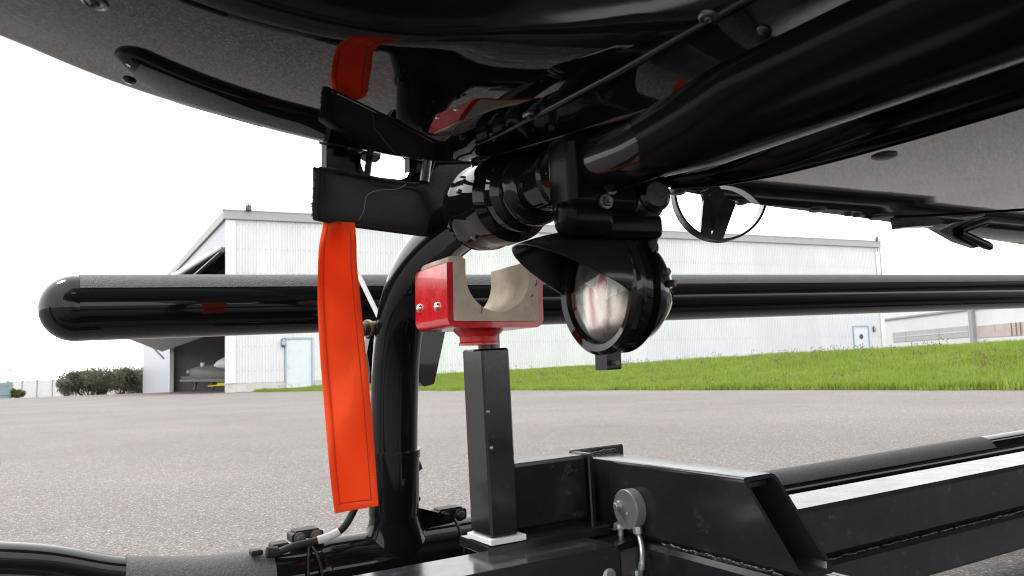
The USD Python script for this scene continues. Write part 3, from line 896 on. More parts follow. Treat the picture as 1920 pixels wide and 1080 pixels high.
XS = np.r_[-0.822 + 0.5 * (1 - np.cos(np.linspace(0.02, np.pi / 2, 26))) * 0.9, np.linspace(-0.36, 0.40, 60), np.linspace(0.408, XE, 14)]
Q = np.r_[1 - 0.14 * (1 - np.linspace(1, 0, 24) ** 2.0), np.linspace(0.85, -0.85, 110), -(1 - 0.14 * (1 - np.linspace(0, 1, 24) ** 2.0))]
rows = []
for x in XS:
    yp, yn_ = outer_y(x, 1), outer_y(x, -1)
    yy = (yp + yn_) / 2 + (yp - yn_) / 2 * Q
    zz = bz(np.full(len(yy), x), yy)
    r = [np.array([x, a, c]) for a, c in zip(yy, zz)]
    ze = r[0][2]
    hi = [(0.012, 0.03), (0.03, 0.10), (0.045, 0.22), (0.02, 0.42), (-0.06, 0.6)]
    r = [r[0] + [0, d, dz] for d, dz in hi[::-1]] + r + [r[-1] + [0, -d, dz] for d, dz in hi]
    rows.append(r)
P3 = np.array(rows)
shell = grid_mesh(P3)
if shell.face_normals[np.argmin(np.abs(shell.triangles_center - [0.2, 0.6, 0.63]).sum(1))][2] > 0:
    shell.invert()
front = part(heli, 'front_belly', shell, 'belly_gloss', smooth=60)
ly = np.linspace(float(outer_y(XE, 1)) - 0.012, -0.40, 120)
lc = np.c_[np.full(120, XE + 0.003), ly, bz(np.full(120, XE), ly) + 0.001]
part(front, 'end_lip', tube(lc, 0.0035, 10), 'black_gloss', smooth=50)
part(front, 'end_wall', grid_mesh(np.stack([lc + [0.0, 0, 0.002], np.c_[lc[:, 0] + 0.001, lc[:, 1], np.full(120, 0.80)]])), 'tunnel_black')
by = np.array([0.765, 0.70, 0.62, 0.55, 0.45, 0.37, 0.28, 0.15, 0.0])
bx_ = np.array([0.408, 0.411, 0.411, 0.411, 0.409, 0.408, 0.406, 0.404, 0.402])
b2 = np.linspace(0.0, 0.765, 80); b2x = PchipInterpolator(by[::-1], bx_[::-1])(b2)
part(front, 'bead', tube(np.c_[b2x, b2, bz(b2x, b2) + 0.0006], np.interp(b2, [0, 0.6, 0.765], [0.0042, 0.0036, 0.0012]), 12), 'black_gloss', smooth=50)


def fastener(parent, px, py, rr, kind='ring', z=None):
    z = 0.63
    for _ in range(60):
        p = on(px, py, 2, z)
        z = 0.6 * z + 0.4 * float(bz(p[0], p[1]))
    nn = bnormal(p[0], p[1])
    p = np.array([p[0], p[1], z])
    if kind == 'ring':
        w_ = part(parent, 'fastener', lathe([(rr, -0.001), (rr, 0.0012), (rr * 0.8, 0.0022), (rr * 0.72, 0.001), (0.001, 0.001)], p, nn, 28), 'steel')
        part(w_, 'screw_head', lathe([(rr * 0.4, 0.0005), (rr * 0.4, 0.002), (rr * 0.25, 0.003), (rr * 0.12, 0.002)], p, nn, 20), 'dark_steel')
    else:
        part(parent, 'fastener', lathe([(rr, -0.001), (rr, 0.0015), (rr * 0.6, 0.003), (0.0005, 0.0034)], p, nn, 24), 'black_satin')


fastener(front, 1330, 32, 0.0075); fastener(front, 995, 217, 0.008); fastener(front, 178, 4, 0.010)
fastener(front, 1433, 58, 0.005, 'stud'); fastener(front, 243, 150, 0.006, 'stud')

# rear belly
KR = 0.835                                                 # depth of the rear belly relative to a first survey at z = 0.64
oy = np.array([(0.86, 0.975), (0.90, 0.995), (0.955, 1.012), (1.15, 1.062), (1.54, 1.130), (2.4, 1.31), (3.2, 1.42), (5.8, 1.50)]) * KR
yr = PchipInterpolator(oy[:, 0], oy[:, 1])
fx = PchipInterpolator(np.array([-0.2, 0.50, 0.72, 0.86, 0.95, 0.985, 1.01]) * KR, np.array([0.98, 0.975, 0.962, 0.945, 0.905, 0.868, 0.84]) * KR)       # x of the front edge by y
rr_rows = []
NXR = 90
YY = np.linspace(-0.36, 1.0 * KR, 70)
for k in range(NXR):
    t = k / (NXR - 1); t = t ** 1.6
    row = []
    for y in YY:
        f = (y - YY[0]) / (YY[-1] - YY[0])
        x0 = float(fx(np.clip((-0.2 + f * 1.205) * KR, -0.2 * KR, 1.01 * KR)))
        x = x0 + (4.4 - x0) * t
        yo = float(yr(np.clip(x, 0.86 * KR, 4.4)))
        yy = -0.36 + (yo + 0.36) * f
        row.append((x, yy))
    rr_rows.append(row)
RRW = np.array(rr_rows)
edge_d = np.minimum(np.abs(RRW[:, -1:, 1] - RRW[..., 1]), 9)
ZR = 0.6004


def rz(x, y):
    yo = yr(np.clip(x, 0.86 * KR, 4.4)); d = np.maximum(yo - y, 0)
    return ZR - 0.012 * np.maximum(x - 1.2, 0) + 0.012 * np.maximum(0.22 - d, 0) ** 2 + 0.10 * np.maximum(d - 0.05, 0) ** 2 * 0.5 - 0.008 * np.maximum(x - 1.2, 0) * 0


pts = np.concatenate([RRW, rz(RRW[..., 0], RRW[..., 1])[..., None]], -1)
# rounded outboard edge: extra columns
extra = []
for a in np.linspace(0.15, np.pi / 2, 8):
    c = pts[:, -1].copy(); c[:, 1] += 0.010 * np.sin(a); c[:, 2] += 0.010 * (1 - np.cos(a)); extra.append(c)
for (dy, dz) in ((0.0095, 0.06), (0.004, 0.3), (-0.02, 0.55), (-0.25, 0.80)):
    c = pts[:, -1].copy(); c[:, 1] += dy; c[:, 2] += dz; extra.append(c)
pr_ = np.concatenate([pts, np.stack(extra, 1)], 1)
rm = grid_mesh(pr_)
if rm.face_normals[:200].mean(0)[2] > 0:
    rm.invert()
rear = part(heli, 'rear_belly', rm, 'belly_gloss', smooth=50)
# front face of the rear belly: rolls up and forward from the edge
fe = pts[0]
rolls = [fe]
for (dx, dz) in ((-0.006, 0.001), (-0.016, 0.006), (-0.026, 0.016), (-0.034, 0.030), (-0.040, 0.048), (-0.046, 0.066)):
    g = KR * np.clip((1.02 * KR - fe[:, 1]) / (0.35 * KR), 0.05, 1.0)
    c = fe.copy(); c[:, 0] += dx * g; c[:, 2] += dz * g; rolls.append(c)
rf = grid_mesh(np.stack(rolls))
part(rear, 'front_roll', rf, 'tunnel_black', smooth=60)
part(rear, 'front_lip', tube(rolls[-1][::-1] + [0, 0, 0.0], 0.0045, 8), 'black_gloss')
part(rear, 'front_seam', tube(fe + [0.004, 0, -0.001], 0.0018, 6), 'tunnel_black')
# roof of the tunnel between both bellies, and the body above
part(heli, 'tunnel_roof', box((XE + 0.005, -0.50, 0.700), (1.0, 0.80, 0.73)), 'tunnel_black')
body_poly = [(-0.62, 0.2), (-0.45, 0.50), (-0.1, 0.72), (0.5, 0.80), (1.2, 0.86), (2.4, 1.0), (4.4, 1.0), (4.4, -0.60), (2.4, -0.60), (1.2, -0.46), (0.5, -0.40), (-0.1, -0.32), (-0.45, -0.10)]
part(heli, 'cabin_body', prism(Polygon(body_poly).buffer(0.02), (0, 0, 0), (1, 0, 0), (0, 1, 0), 0.98, 1.9), 'belly_gloss')
sidep = np.array([(XE + 0.002, 0.85), (0.55, 0.83), (0.66, 0.79), (0.74, 0.81)])
part(heli, 'tunnel_side', grid_mesh(np.stack([np.c_[sidep, np.array([0.604, 0.600, 0.60, 0.60])], np.c_[sidep + [0, 0.03], np.full(4, 0.70)], np.c_[sidep + [0, 0.03], np.full(4, 1.3)]])), 'tunnel_black')


def rear_stud(px, py, r, drop=0.004, m='dark_steel'):
    z = ZR
    p = on(px, py, 2, z)
    for _ in range(5):
        z = float(rz(p[0], p[1])); p = on(px, py, 2, z)
    w_ = lathe([(r, -0.004), (r, drop * 0.5), (r * 0.7, drop), (0.0005, drop * 1.1)], p, (0, 0, -1), 20)
    part(rear, 'fastener', w_, m)


for a in ((1270, 360, 0.011), (1390, 379, 0.009), (1533, 393, 0.014), (1590, 401, 0.007), (1606, 403, 0.007), (1652, 407, 0.020), (1825, 404, 0.018), (1658, 292, 0.014)):
    rear_stud(*a, drop=0.0035)
sea = [on(x, y, 2, ZR - 0.0005) for (x, y) in ((1622, 408), (1760, 402), (1920, 391), (2100, 380))]
sea = np.array([(p[0], p[1], float(rz(p[0], p[1])) - 0.0003) for p in spline(sea, 30)])
part(rear, 'panel_seam', tube(sea, 0.0022, 6), 'tunnel_black')
# blade aerial and the swept plate with its probe, under the rear belly
q = [on(x, y, 1, 0.93) for (x, y) in ((1680, 412), (1792, 415), (1745, 425), (1684, 428))]
u_, v_ = np.array([1.0, 0, 0]), np.array([0, 0, 1.0])
part(heli, 'blade_aerial', prism([((p - q[0]) @ u_, (p - q[0]) @ v_ + (0.012 if k < 2 else 0)) for k, p in enumerate(q)], q[0], u_, v_, -0.012, 0.012), 'black_satin')
q = [on(x, y, 1, 1.01) for (x, y) in ((1738, 424), (1792, 432), (1838, 459), (1826, 465), (1790, 453))]
part(heli, 'swept_plate', prism([((p - q[0]) @ u_, (p - q[0]) @ v_) for p in q], q[0], u_, v_, -0.006, 0.006), 'trailer_grey')
q = [on(x, y, 1, 1.00) for (x, y) in ((1800, 437), (1825, 449), (1850, 460), (1857, 463))]
part(heli, 'probe', tube([q[0], q[1], q[2], q[3], q[3] + (q[3] - q[2]) * 0.15], [0.008, 0.009, 0.0092, 0.007, 0.002], 16), 'black_satin')

# guard hoop below the far side
HO = on(1348, 362, 1, 0.96)
rad_h = 87 / 1570 * ((HO - EYE_A) @ np.array([AX[2], AY[2], AZ[2]]))
nh = nrm(np.array([AX[2], AY[2], 0])); nh = np.array([nh[0], nh[1], 0]); uh = np.array([nh[1], -nh[0], 0.0])
if uh @ np.array([AX[0], AY[0], AZ[0]]) < 0:
    uh = -uh
arc = np.linspace(-0.12, np.pi + 0.12, 41)
ro, ri, wd = rad_h, rad_h - 0.0035, 0.014
secs = []
for a in arc:
    c, s_ = math.cos(a), -math.sin(a)
    for (r, w) in ((ro, -wd), (ro, wd), (ri, wd), (ri, -wd)):
        secs.append(HO + uh * r * c + np.array([0, 0, 1.0]) * r * s_ * 1.06 + nh * w)
secs = np.array(secs).reshape(len(arc), 4, 3)
V = secs.reshape(-1, 3); fcs = []
for i in range(len(arc) - 1):
    for j in range(4):
        a, b = i * 4 + j, i * 4 + (j + 1) % 4
        fcs += [(a, b, b + 4), (a, b + 4, a + 4)]
hoop = part(heli, 'guard_hoop', trimesh.Trimesh(V, fcs, process=False), 'black_satin', smooth=30)
zz_ = np.array([0, 0, 1.0])


def hp(px, py, off=0.0):
    return on_plane(px, py, HO + nh * off, nh)


def strut(parent, name, pxs_, m, off, th):
    pts_ = [hp(x, y, off) for x, y in pxs_]
    return part(parent, name, prism([((p - HO) @ uh, (p - HO) @ zz_) for p in pts_], HO, uh, zz_, -th / 2 - off * 0, th / 2), m)


strut(hoop, 'web_plate', ((1312, 358), (1362, 360), (1352, 425), (1336, 436), (1330, 425)), 'trailer_grey', 0, 0.004)
strut(hoop, 'strut', ((1352, 372), (1378, 380), (1352, 452), (1330, 450)), 'black_satin', 0, 0.020)
strut(hoop, 'strut', ((1318, 372), (1326, 372), (1333, 446), (1312, 440)), 'black_satin', 0, 0.012)

# cross tube, its rings, and the leg that curves down to the skid
xt = part(heli, 'cross_tube', tube([(XC, 0.46, ZC + 0.012), (XC, 0.52, ZC + 0.004), (XC, 0.57, ZC), (XC, 0.70, ZC), (XC, 0.88, ZC)], TR, 40), 'black_gloss')
part(xt, 'end_collar', lathe([(TR, 0.742), (0.036, 0.746), (0.040, 0.752), (0.040, 0.760), (0.035, 0.764), (0.035, 0.774), (0.043, 0.780), (0.043, 0.790), (0.040, 0.793), (0.040, 0.800), (0.0505, 0.806), (0.0515, 0.830), (0.0495, 0.834), (0.0495, 0.862), (0.0515, 0.866), (0.050, 0.884), (0.040, 0.896), (0.034, 0.915)],
                               (XC, 0, ZC), (0, 1, 0), 56), 'black_gloss', smooth=40)
part(xt, 'collar_pin', [lathe([(0.004, -0.001), (0.004, 0.0015), (0.002, 0.002)], (XC - 0.030, 0.846, ZC - 0.040), (-0.6, 0, -0.8), 14), lathe([(0.003, -0.001), (0.003, 0.0015), (0.001, 0.002)], (XC - 0.049, 0.842, ZC + 0.012), (-1, 0, 0.2), 12)], 'steel')
part(xt, 'clamp_ring', lathe([(TR, 0.676), (0.034, 0.678), (0.034, 0.688), (0.0312, 0.691), (0.0312, 0.696), (0.034, 0.699), (0.034, 0.706), (TR, 0.709)], (XC, 0, ZC), (0, 1, 0), 40), 'black_gloss', smooth=40)
part(xt, 'fairing_tube', tube([(XC + 0.01, -0.6, ZC + 0.026), (XC + 0.01, 0.2, ZC + 0.022), (XC + 0.01, 0.44, ZC + 0.016), (XC + 0.008, 0.50, ZC + 0.008), (XC + 0.002, 0.56, ZC + 0.001)], [0.047, 0.047, 0.046, 0.040, 0.0305], 44), 'fairing_black', smooth=50)
lp_ = [(XC, 0.86, 0.572), (XC, 0.92, 0.568), (XC, 1.00, 0.553), (XC, 1.08, 0.522), (XC, 1.135, 0.478), (XC, 1.168, 0.42), (XC, 1.188, 0.34), (XC, 1.200, 0.25), (XC, 1.214, 0.13)]
leg = part(heli, 'skid_leg', tube(spline(lp_, 60), np.interp(np.linspace(0, 1, 60), [0, 0.4, 1], [0.033, 0.0355, 0.035]), 40), 'black_gloss', smooth=50)
part(leg, 'sleeve', tube([(XC, 1.1985, 0.262), (XC, 1.200, 0.250), (XC, 1.2095, 0.17)], [0.0375, 0.0378, 0.0378], 40), 'black_gloss', smooth=30)
part(leg, 'leg_ring', tube([(XC, 1.198, 0.268), (XC, 1.1994, 0.256)], 0.0392, 40), 'black_gloss', smooth=30)
part(leg, 'ring_screw', [lathe([(0.008, -0.01), (0.008, 0.006), (0.005, 0.009)], on(783, 874, 1, 1.2) - [0.004, 0, 0], (1, 0, 0), 14), cyl(on(783, 866, 1, 1.2), on(788, 880, 1, 1.2), 0.004, 10)], 'black_rubber')
part(leg, 'ring_screw', lathe([(0.004, -0.006), (0.004, 0.006), (0.002, 0.008)], on(779, 936, 1, 1.2), (1, 0, 0), 12), 'black_rubber')
# saddle: flares from the leg onto the skid
sec = []
NS_ = 48
for k, t in enumerate(np.linspace(0, 1, 14)):
    z = 0.178 - 0.085 * t
    e = t ** 2.0
    ax_, ay_ = 0.0365 + 0.055 * e, 0.0365 + 0.012 * e
    yc = 1.209 + 0.013 * t
    th_ = np.linspace(0, 2 * np.pi, NS_, endpoint=False)
    sec.append(np.c_[XC + 0.006 * t + ax_ * np.cos(th_), yc + ay_ * np.sin(th_), np.full(NS_, z)])
S = np.stack(sec); S = np.concatenate([S, S[:, :1]], 1)
part(leg, 'saddle', grid_mesh(S), 'black_gloss', smooth=60)
part(leg, 'saddle_shoe', tube([(0.355, YS, ZS), (0.37, YS, ZS), (0.60, YS, ZS), (0.625, YS, ZS)], [SR + 0.001, SR + 0.0045, SR + 0.0045, SR + 0.001], 40), 'black_gloss', smooth=30)
part(leg, 'saddle_rib', prism([(XC + 0.035, 0.175), (XC + 0.115, 0.146), (XC + 0.11, 0.139), (XC + 0.033, 0.15)], (0, YS - 0.006, 0), (1, 0, 0), (0, 0, 1), -0.006, 0.006), 'black_gloss')

# skid tube with turned-up toe and grip coating on top
toe = [(-0.62, YS, 0.52), (-0.50, YS, 0.385), (-0.38, YS, 0.280), (-0.26, YS, 0.212), (-0.12, YS, 0.178), (0.0, YS, 0.153), (0.10, YS, 0.121), (0.22, YS, 0.104), (0.34, YS, ZS), (0.6, YS, ZS), (1.2, YS, ZS - 0.004), (2.2, YS, ZS - 0.004), (4.6, YS, ZS - 0.004)]
ds_ = np.r_[0, np.cumsum(np.linalg.norm(np.diff(np.array(toe), axis=0), axis=1))]
pc_ = PchipInterpolator(ds_, np.array(toe))
sk_path = pc_(np.r_[np.linspace(0, ds_[8], 70), np.linspace(ds_[8], ds_[-1], 40)[1:]])
skid = part(heli, 'skid_tube', tube(sk_path, SR, 44), 'black_gloss', smooth=50)


def grip(path, r, a0, a1, up=(0, 0, 1), side=(0, 1, 0), th=0.0012, n=18):
    """coating over the arc a0..a1 (degrees from the top, towards +side) of a tube."""
    P = np.array(path); T = np.gradient(P, axis=0); T /= np.linalg.norm(T, axis=1)[:, None]
    rows_ = []
    ang = np.radians(np.linspace(a0, a1, n))
    for p, t in zip(P, T):
        s_ = nrm(np.array(side) - t * (t @ np.array(side))); u_2 = np.cross(s_, t); u_2 = u_2 if u_2[2] > 0 else -u_2
        ring_o = [p + (r + th) * (math.cos(a) * u_2 + math.sin(a) * s_) for a in ang]
        ring_i = [p + (r - 0.002) * (math.cos(a) * u_2 + math.sin(a) * s_) for a in ang[::-1]]
        rows_.append(ring_o + ring_i + ring_o[:1])
    m = grid_mesh(np.array(rows_))
    k = len(rows_[0]) - 1
    return m


xs_ = sk_path[:, 0]
i0, i1 = np.searchsorted(xs_, 0.092), np.searchsorted(xs_, 0.292)
sub = pc_(np.linspace(np.interp(0.094, pc_(np.linspace(0, ds_[-1], 2000))[:, 0], np.linspace(0, ds_[-1], 2000)), np.interp(0.286, pc_(np.linspace(0, ds_[-1], 2000))[:, 0], np.linspace(0, ds_[-1], 2000)), 24))
part(skid, 'grip_sleeve', tube(sub, SR + 0.0015, 44), 'grip_coat', smooth=30)
sub = np.c_[np.linspace(0.95, 1.98, 20), np.full(20, YS), np.full(20, ZS - 0.004)]
part(skid, 'grip_strip', grip(sub, SR, -62, 46), 'grip_dark', smooth=40)
part(skid, 'skid_clip', box((0.288, YS - 0.012, 0.141), (0.312, YS + 0.012, 0.152)), 'black_rubber')

part(heli, 'skid_tube', tube(sk_path * [1, -1, 1] + [0, 0.40, 0], SR, 32), 'black_gloss', smooth=50)
lq = spline(lp_, 40) * [1, -1, 1] + [0, 0.40, 0]
part(heli, 'skid_leg', tube(lq, 0.034, 28), 'black_gloss', smooth=50)

# boarding step with rounded end, grip strip on top
stp = part(heli, 'boarding_step', tube([(0.052, YST, ZST), (0.4, YST, ZST), (1.2, YST, ZST), (4.6, YST, ZST - 0.002)], STR, 48), 'black_gloss', smooth=50)
capr = [(0.0005, -0.046)] + [(STR * 1.004 * math.sin(a), -0.046 * math.cos(a)) for a in np.linspace(0.08, math.pi / 2, 14)] + [(STR * 1.004, 0.003)]
part(stp, 'end_cap', lathe(capr, (0.052, YST, ZST), (1, 0, 0), 48), 'black_gloss', smooth=50)
part(stp, 'grip_strip', grip(np.c_[np.linspace(0.056, 4.5, 40), np.full(40, YST), np.full(40, ZST)], STR, -58, 62), 'grip_coat', smooth=40)
# fittings between leg and step: plate, stay and brass bolt
p1 = on(684, 540, 1, 1.235); p2 = on(713, 600, 1, 1.19)
part(leg, 'step_stay', tube([p1 + (p1 - p2) * 0.8, p1, p2], 0.0038, 12), 'white_plastic')
b1_ = on(676, 617, 1, 1.17); b2_ = on(712, 614, 1, 1.185)
bt = part(leg, 'step_bolt', cyl(b1_, b2_, 0.0105, 20, 0.001), 'dark_steel')
dirb = nrm(b2_ - b1_)
part(bt, 'bolt_ring', lathe([(0.0122, 0.011), (0.0132, 0.013), (0.0132, 0.016), (0.0122, 0.018)], b1_, dirb, 24), 'brass')
part(bt, 'bolt_stud', cyl(b1_ - dirb * 0.012, b1_, 0.006, 14), 'steel')
pl = [on(x, y, 1, 1.215) for x, y in ((690, 628), (716, 622), (716, 690), (690, 700), (684, 660))]
part(leg, 'step_bracket', prism([((p - pl[0]) @ u_, (p - pl[0]) @ v_) for p in pl], pl[0], u_, v_, -0.01, 0.01), 'black_gloss')
pl = [on(x, y, 1, 1.26) for x, y in ((790, 625), (826, 622), (806, 716), (792, 720), (770, 700))]
part(leg, 'step_bracket', prism(Polygon([((p - pl[0]) @ u_, (p - pl[0]) @ v_) for p in pl]).buffer(0.004), pl[0], u_, v_, -0.01, 0.01), 'black_gloss')
pl = [on(x, y, 1, 1.25) for x, y in ((690, 690), (712, 690), (708, 722), (690, 718))]
part(leg, 'step_bracket', prism([((p - pl[0]) @ u_, (p - pl[0]) @ v_) for p in pl], pl[0], u_, v_, -0.008, 0.008), 'black_rubber')


# clamps with two bolts on top of the skid
def clamp(px0, py0, px1, py1, Y0):
    a, b = on(px0, py0, 1, Y0), on(px1, py1, 1, Y0)
    c = (a + b) / 2; hx, hz = abs(b[0] - a[0]) / 2, abs(b[2] - a[2]) / 2
    pg = Polygon([(-hx, -hz), (hx, -hz), (hx, hz), (-hx, hz)]).buffer(-0.004).buffer(0.004)
    notch = Polygon([(-0.006, -hz - 0.01), (0.006, -hz - 0.01), (0.006, -hz * 0.2), (-0.006, -hz * 0.2)])
    pg = pg.difference(notch)
    k = part(skid, 'clamp', prism(pg, c, (1, 0, 0), (0, 0, 1), -0.014, 0.014), 'black_rubber', smooth=30)
    for s_ in (-1, 1):
        o = c + np.array([s_ * hx * 0.52, -0.0145, 0.0])
        part(k, 'bolt', [lathe([(0.0085, 0), (0.0085, 0.002), (0.0078, 0.0024)], o, (0, -1, 0), 20), hexbolt(o + [0, -0.002, 0], (0, -1, 0), 0.0058, 0.005)], 'dark_steel')
    part(k, 'clamp_cap', prism(rquad(hx * 1.5, 0.006, 0.002), c + [0, 0, hz], (1, 0, 0), (0, 0, 1), -0.012, 0.012), 'black_rubber')


clamp(543, 1018, 601, 990, 1.225)
clamp(813, 978, 867, 950, 1.235)
# bonding cable and its pale sleeve
cb = spline([on(x, y, 1, Y_) for x, y, Y_ in ((520, 1037, 1.195), (552, 1024, 1.19), (580, 1017, 1.188), (612, 1008, 1.184), (640, 993, 1.18), (658, 968, 1.178), (672, 940, 1.172))], 40)
cb = np.array(cb)
cable = part(skid, 'bonding_cable', tube(cb, 0.0052, 14), 'black_rubber')
part(cable, 'cable_sleeve', tube(cb[16:26], 0.0058, 14), 'white_sleeve')
part(cable, 'cable_end', [tube([on(500, 1036, 1, 1.195), on(520, 1035, 1, 1.195)], 0.0075, 12), box(on(480, 1036, 1, 1.20) - [0.008, 0.008, 0.003], on(480, 1036, 1, 1.20) + [0.008, 0.008, 0.004])], 'black_rubber')


def tie(x, dx=0.0):
    th_ = np.linspace(0, 2 * np.pi, 36)
    P = np.c_[x + dx * np.sin(th_), YS + (SR + 0.0065) * np.sin(th_), ZS + (SR + 0.0065) * np.cos(th_)]
    return tube(P, 0.0016, 8, cap=False)


part(skid, 'cable_tie', tie(0.345, 0.018), 'black_rubber'); part(skid, 'cable_tie', tie(0.335, -0.012), 'black_rubber'); part(skid, 'cable_tie', tie(0.572, 0.006), 'black_rubber')

# ---- landing light: clamp on the cross tube, bowl, rim, lens, visor
LC = np.array([0.505, 0.693, 0.459]); LR = 0.0625
lamp = part(heli, 'landing_light', lathe([(LR - 0.004, 0.0), (LR, 0.003), (LR + 0.001, 0.014), (LR - 0.004, 0.020), (LR - 0.005, 0.030), (LR - 0.010, 0.044), (LR - 0.022, 0.059), (LR - 0.038, 0.069), (0.012, 0.075), (0.0005, 0.076)], LC, (1, 0, 0), 56), 'black_gloss', smooth=40,
            label='black landing light with a long pointed visor under the cross tube')
part(lamp, 'rim', lathe([(LR - 0.004, 0.001), (LR + 0.0025, 0.0), (LR + 0.003, -0.007), (LR - 0.001, -0.011), (LR - 0.008, -0.009), (LR - 0.010, -0.004), (LR - 0.009, 0.001)], LC, (1, 0, 0), 56), 'black_gloss', smooth=40)
rf_ = lathe([(LR - 0.0085, -0.001), (LR - 0.0105, 0.008), (LR - 0.0145, 0.018), (0.040, 0.029), (0.031, 0.038), (0.021, 0.0445), (0.012, 0.048), (0.0005, 0.049)], LC, (1, 0, 0), 144)
rv = np.array(rf_.vertices) - LC
ang_ = np.arctan2(rv[:, 2], rv[:, 1]); rad_ = np.hypot(rv[:, 1], rv[:, 2])
rv[:, 0] += 0.0015 * (np.cos(11 * ang_ + 0.5) + 0.6 * np.cos(5 * ang_ + 260 * rad_)) * np.clip((rad_ - 0.008) / 0.02, 0, 1) * np.clip((LR - 0.010 - rad_) / 0.006, 0, 1)
part(lamp, 'reflector', trimesh.Trimesh(rv + LC, rf_.faces, process=False), 'mirror', smooth=True)
part(lamp, 'reflector_shade', lathe([(LR - 0.009, 0.0), (LR - 0.016, 0.004)], LC, (1, 0, 0), 40)if False else lathe([(LR - 0.009, -0.0015), (LR - 0.013, -0.001), (LR - 0.013, 0.004), (LR - 0.009, 0.004)], LC, (1, 0, 0), 56), 'chrome', smooth=40)
ln_ = lathe([(LR - 0.009, -0.0045), (0.045, -0.0095), (0.025, -0.0118), (0.0005, -0.0125)], LC, (1, 0, 0), 48)
ln_ = trimesh.Trimesh(ln_.vertices, ln_.faces[:-48] if len(ln_.faces) > 48 * 6 + 10 else ln_.faces, process=False)
ln_ = trimesh.Trimesh(ln_.vertices, np.array([f for f in ln_.faces if not np.allclose(np.linalg.norm(ln_.vertices[f][:, 1:] - LC[1:], axis=1).min(), 0) or len(f) == 3 and np.linalg.norm(ln_.vertices[f][:, 1:] - LC[1:], axis=1).max() < 0.03]), process=False)
if ln_.face_normals[:, 0].mean() > 0:
    ln_.invert()
part(lamp, 'lens', ln_, 'lens_glass', smooth=50)
for (dy, dz) in ((0.016, 0.004), (-0.026, 0.006)):
    part(lamp, 'filament_post', [cyl(LC + [0.040, dy, dz], LC + [0.012, dy, dz], 0.0035, 16, 0.001), lathe([(0.006, 0.0), (0.006, 0.002), (0.003, 0.003)], LC + [0.012, dy, dz], (-1, 0, 0), 20)], 'zinc')
part(lamp, 'bulb_shield', lathe([(0.0005, -0.010), (0.006, -0.0085), (0.0095, -0.004), (0.010, 0.004), (0.008, 0.006)], LC + [0.022, 0, 0], (1, 0, 0), 28), 'zinc', smooth=40)
part(lamp, 'filament_bar', cyl(LC + [0.016, 0.02, 0.008], LC + [0.016, -0.028, 0.008], 0.0015, 10), 'steel')
vs = []
NV = 71
for k, t in enumerate(np.linspace(0, 1, 18)):
    row = []
    for a in np.linspace(-0.16, np.pi + 0.30, NV):
        L_ = 0.104 * max(math.sin(min(max((a + 0.16) / (np.pi + 0.46), 0), 1) * np.pi), 0) ** 1.1
        r = LR + 0.0035 - 0.006 * t
        row.append(LC + np.array([0.004 - L_ * t, r * math.cos(a), r * math.sin(a) - 0.014 * t * t * max(math.sin(a), 0)]))
    vs.append(row)
vs = np.array(vs)
vi = vs.copy(); c_ = vs - LC; vi[..., 1:] = LC[1:] + c_[..., 1:] * 0.972
edge = [vs[-1], vi[-1]]
part(lamp, 'visor', [grid_mesh(vs), grid_mesh(vi[:, ::-1]), grid_mesh(np.stack(edge))], 'black_satin', smooth=45)
# clamp lug at the bottom of the rim
part(lamp, 'rim_lug', [prism(Polygon([(-0.007, -0.008), (0.009, -0.008), (0.008, 0.014), (-0.008, 0.014)]).buffer(0.002), LC + [0.002, 0, -LR - 0.008], (0, 1, 0), (0, 0, 1), -0.009, 0.009)], 'black_satin')
part(lamp, 'lug_screw', cyl(LC + [0.0, -0.018, -LR - 0.011], LC + [0.0, 0.008, -LR - 0.011], 0.0026, 10), 'dark_steel')
part(lamp, 'bowl_seam', lathe([(LR + 0.0018, 0.0215), (LR - 0.001, 0.0215), (LR - 0.001, 0.0228), (LR + 0.0018, 0.0228)], LC, (1, 0, 0), 56), 'black_satin')
part(lamp, 'bowl_screw', [hexbolt(LC + [0.03, -0.062, 0.012], (0.2, -1, 0.1), 0.004, 0.006), hexbolt(LC + [0.045, -0.052, 0.002], (0.4, -1, 0.0), 0.004, 0.006)], 'dark_steel')
# bracket around the cross tube and the neck


def rbox(lo, hi, r=0.008):
    lo, hi = np.array(lo, float) + r, np.array(hi, float) - r
    sp = m3.Manifold.sphere(r, 16)
    return m3.Manifold.batch_hull([sp.translate([float(a[0]), float(b[1]), float(c[2])]) for a in (lo, hi) for b in (lo, hi) for c in (lo, hi)])


brk = part(lamp, 'bracket', rbox((0.431, 0.628, 0.530), (0.512, 0.674, 0.603), 0.010), 'fairing_black', smooth=40)
part(brk, 'bracket_lobe', rbox((0.428, 0.632, 0.507), (0.486, 0.668, 0.545), 0.014), 'fairing_black', smooth=40)
part(brk, 'bracket_lobe', rbox((0.505, 0.628, 0.524), (0.545, 0.662, 0.572), 0.014), 'black_satin', smooth=40)
part(brk, 'bracket_arm', rbox((0.474, 0.636, 0.505), (0.545, 0.690, 0.532), 0.008), 'fairing_black', smooth=40)
part(brk, 'boss', lathe([(0.0165, 0), (0.0165, 0.010), (0.012, 0.014), (0.009, 0.014)], (0.527, 0.634, 0.546), (-0.2, -1, 0), 26), 'black_satin', smooth=40)
part(lamp, 'neck', tube([(0.512, 0.655, 0.520), (0.524, 0.664, 0.510), (0.540, 0.676, 0.498)], [0.017, 0.017, 0.022], 28), 'black_gloss', smooth=50)
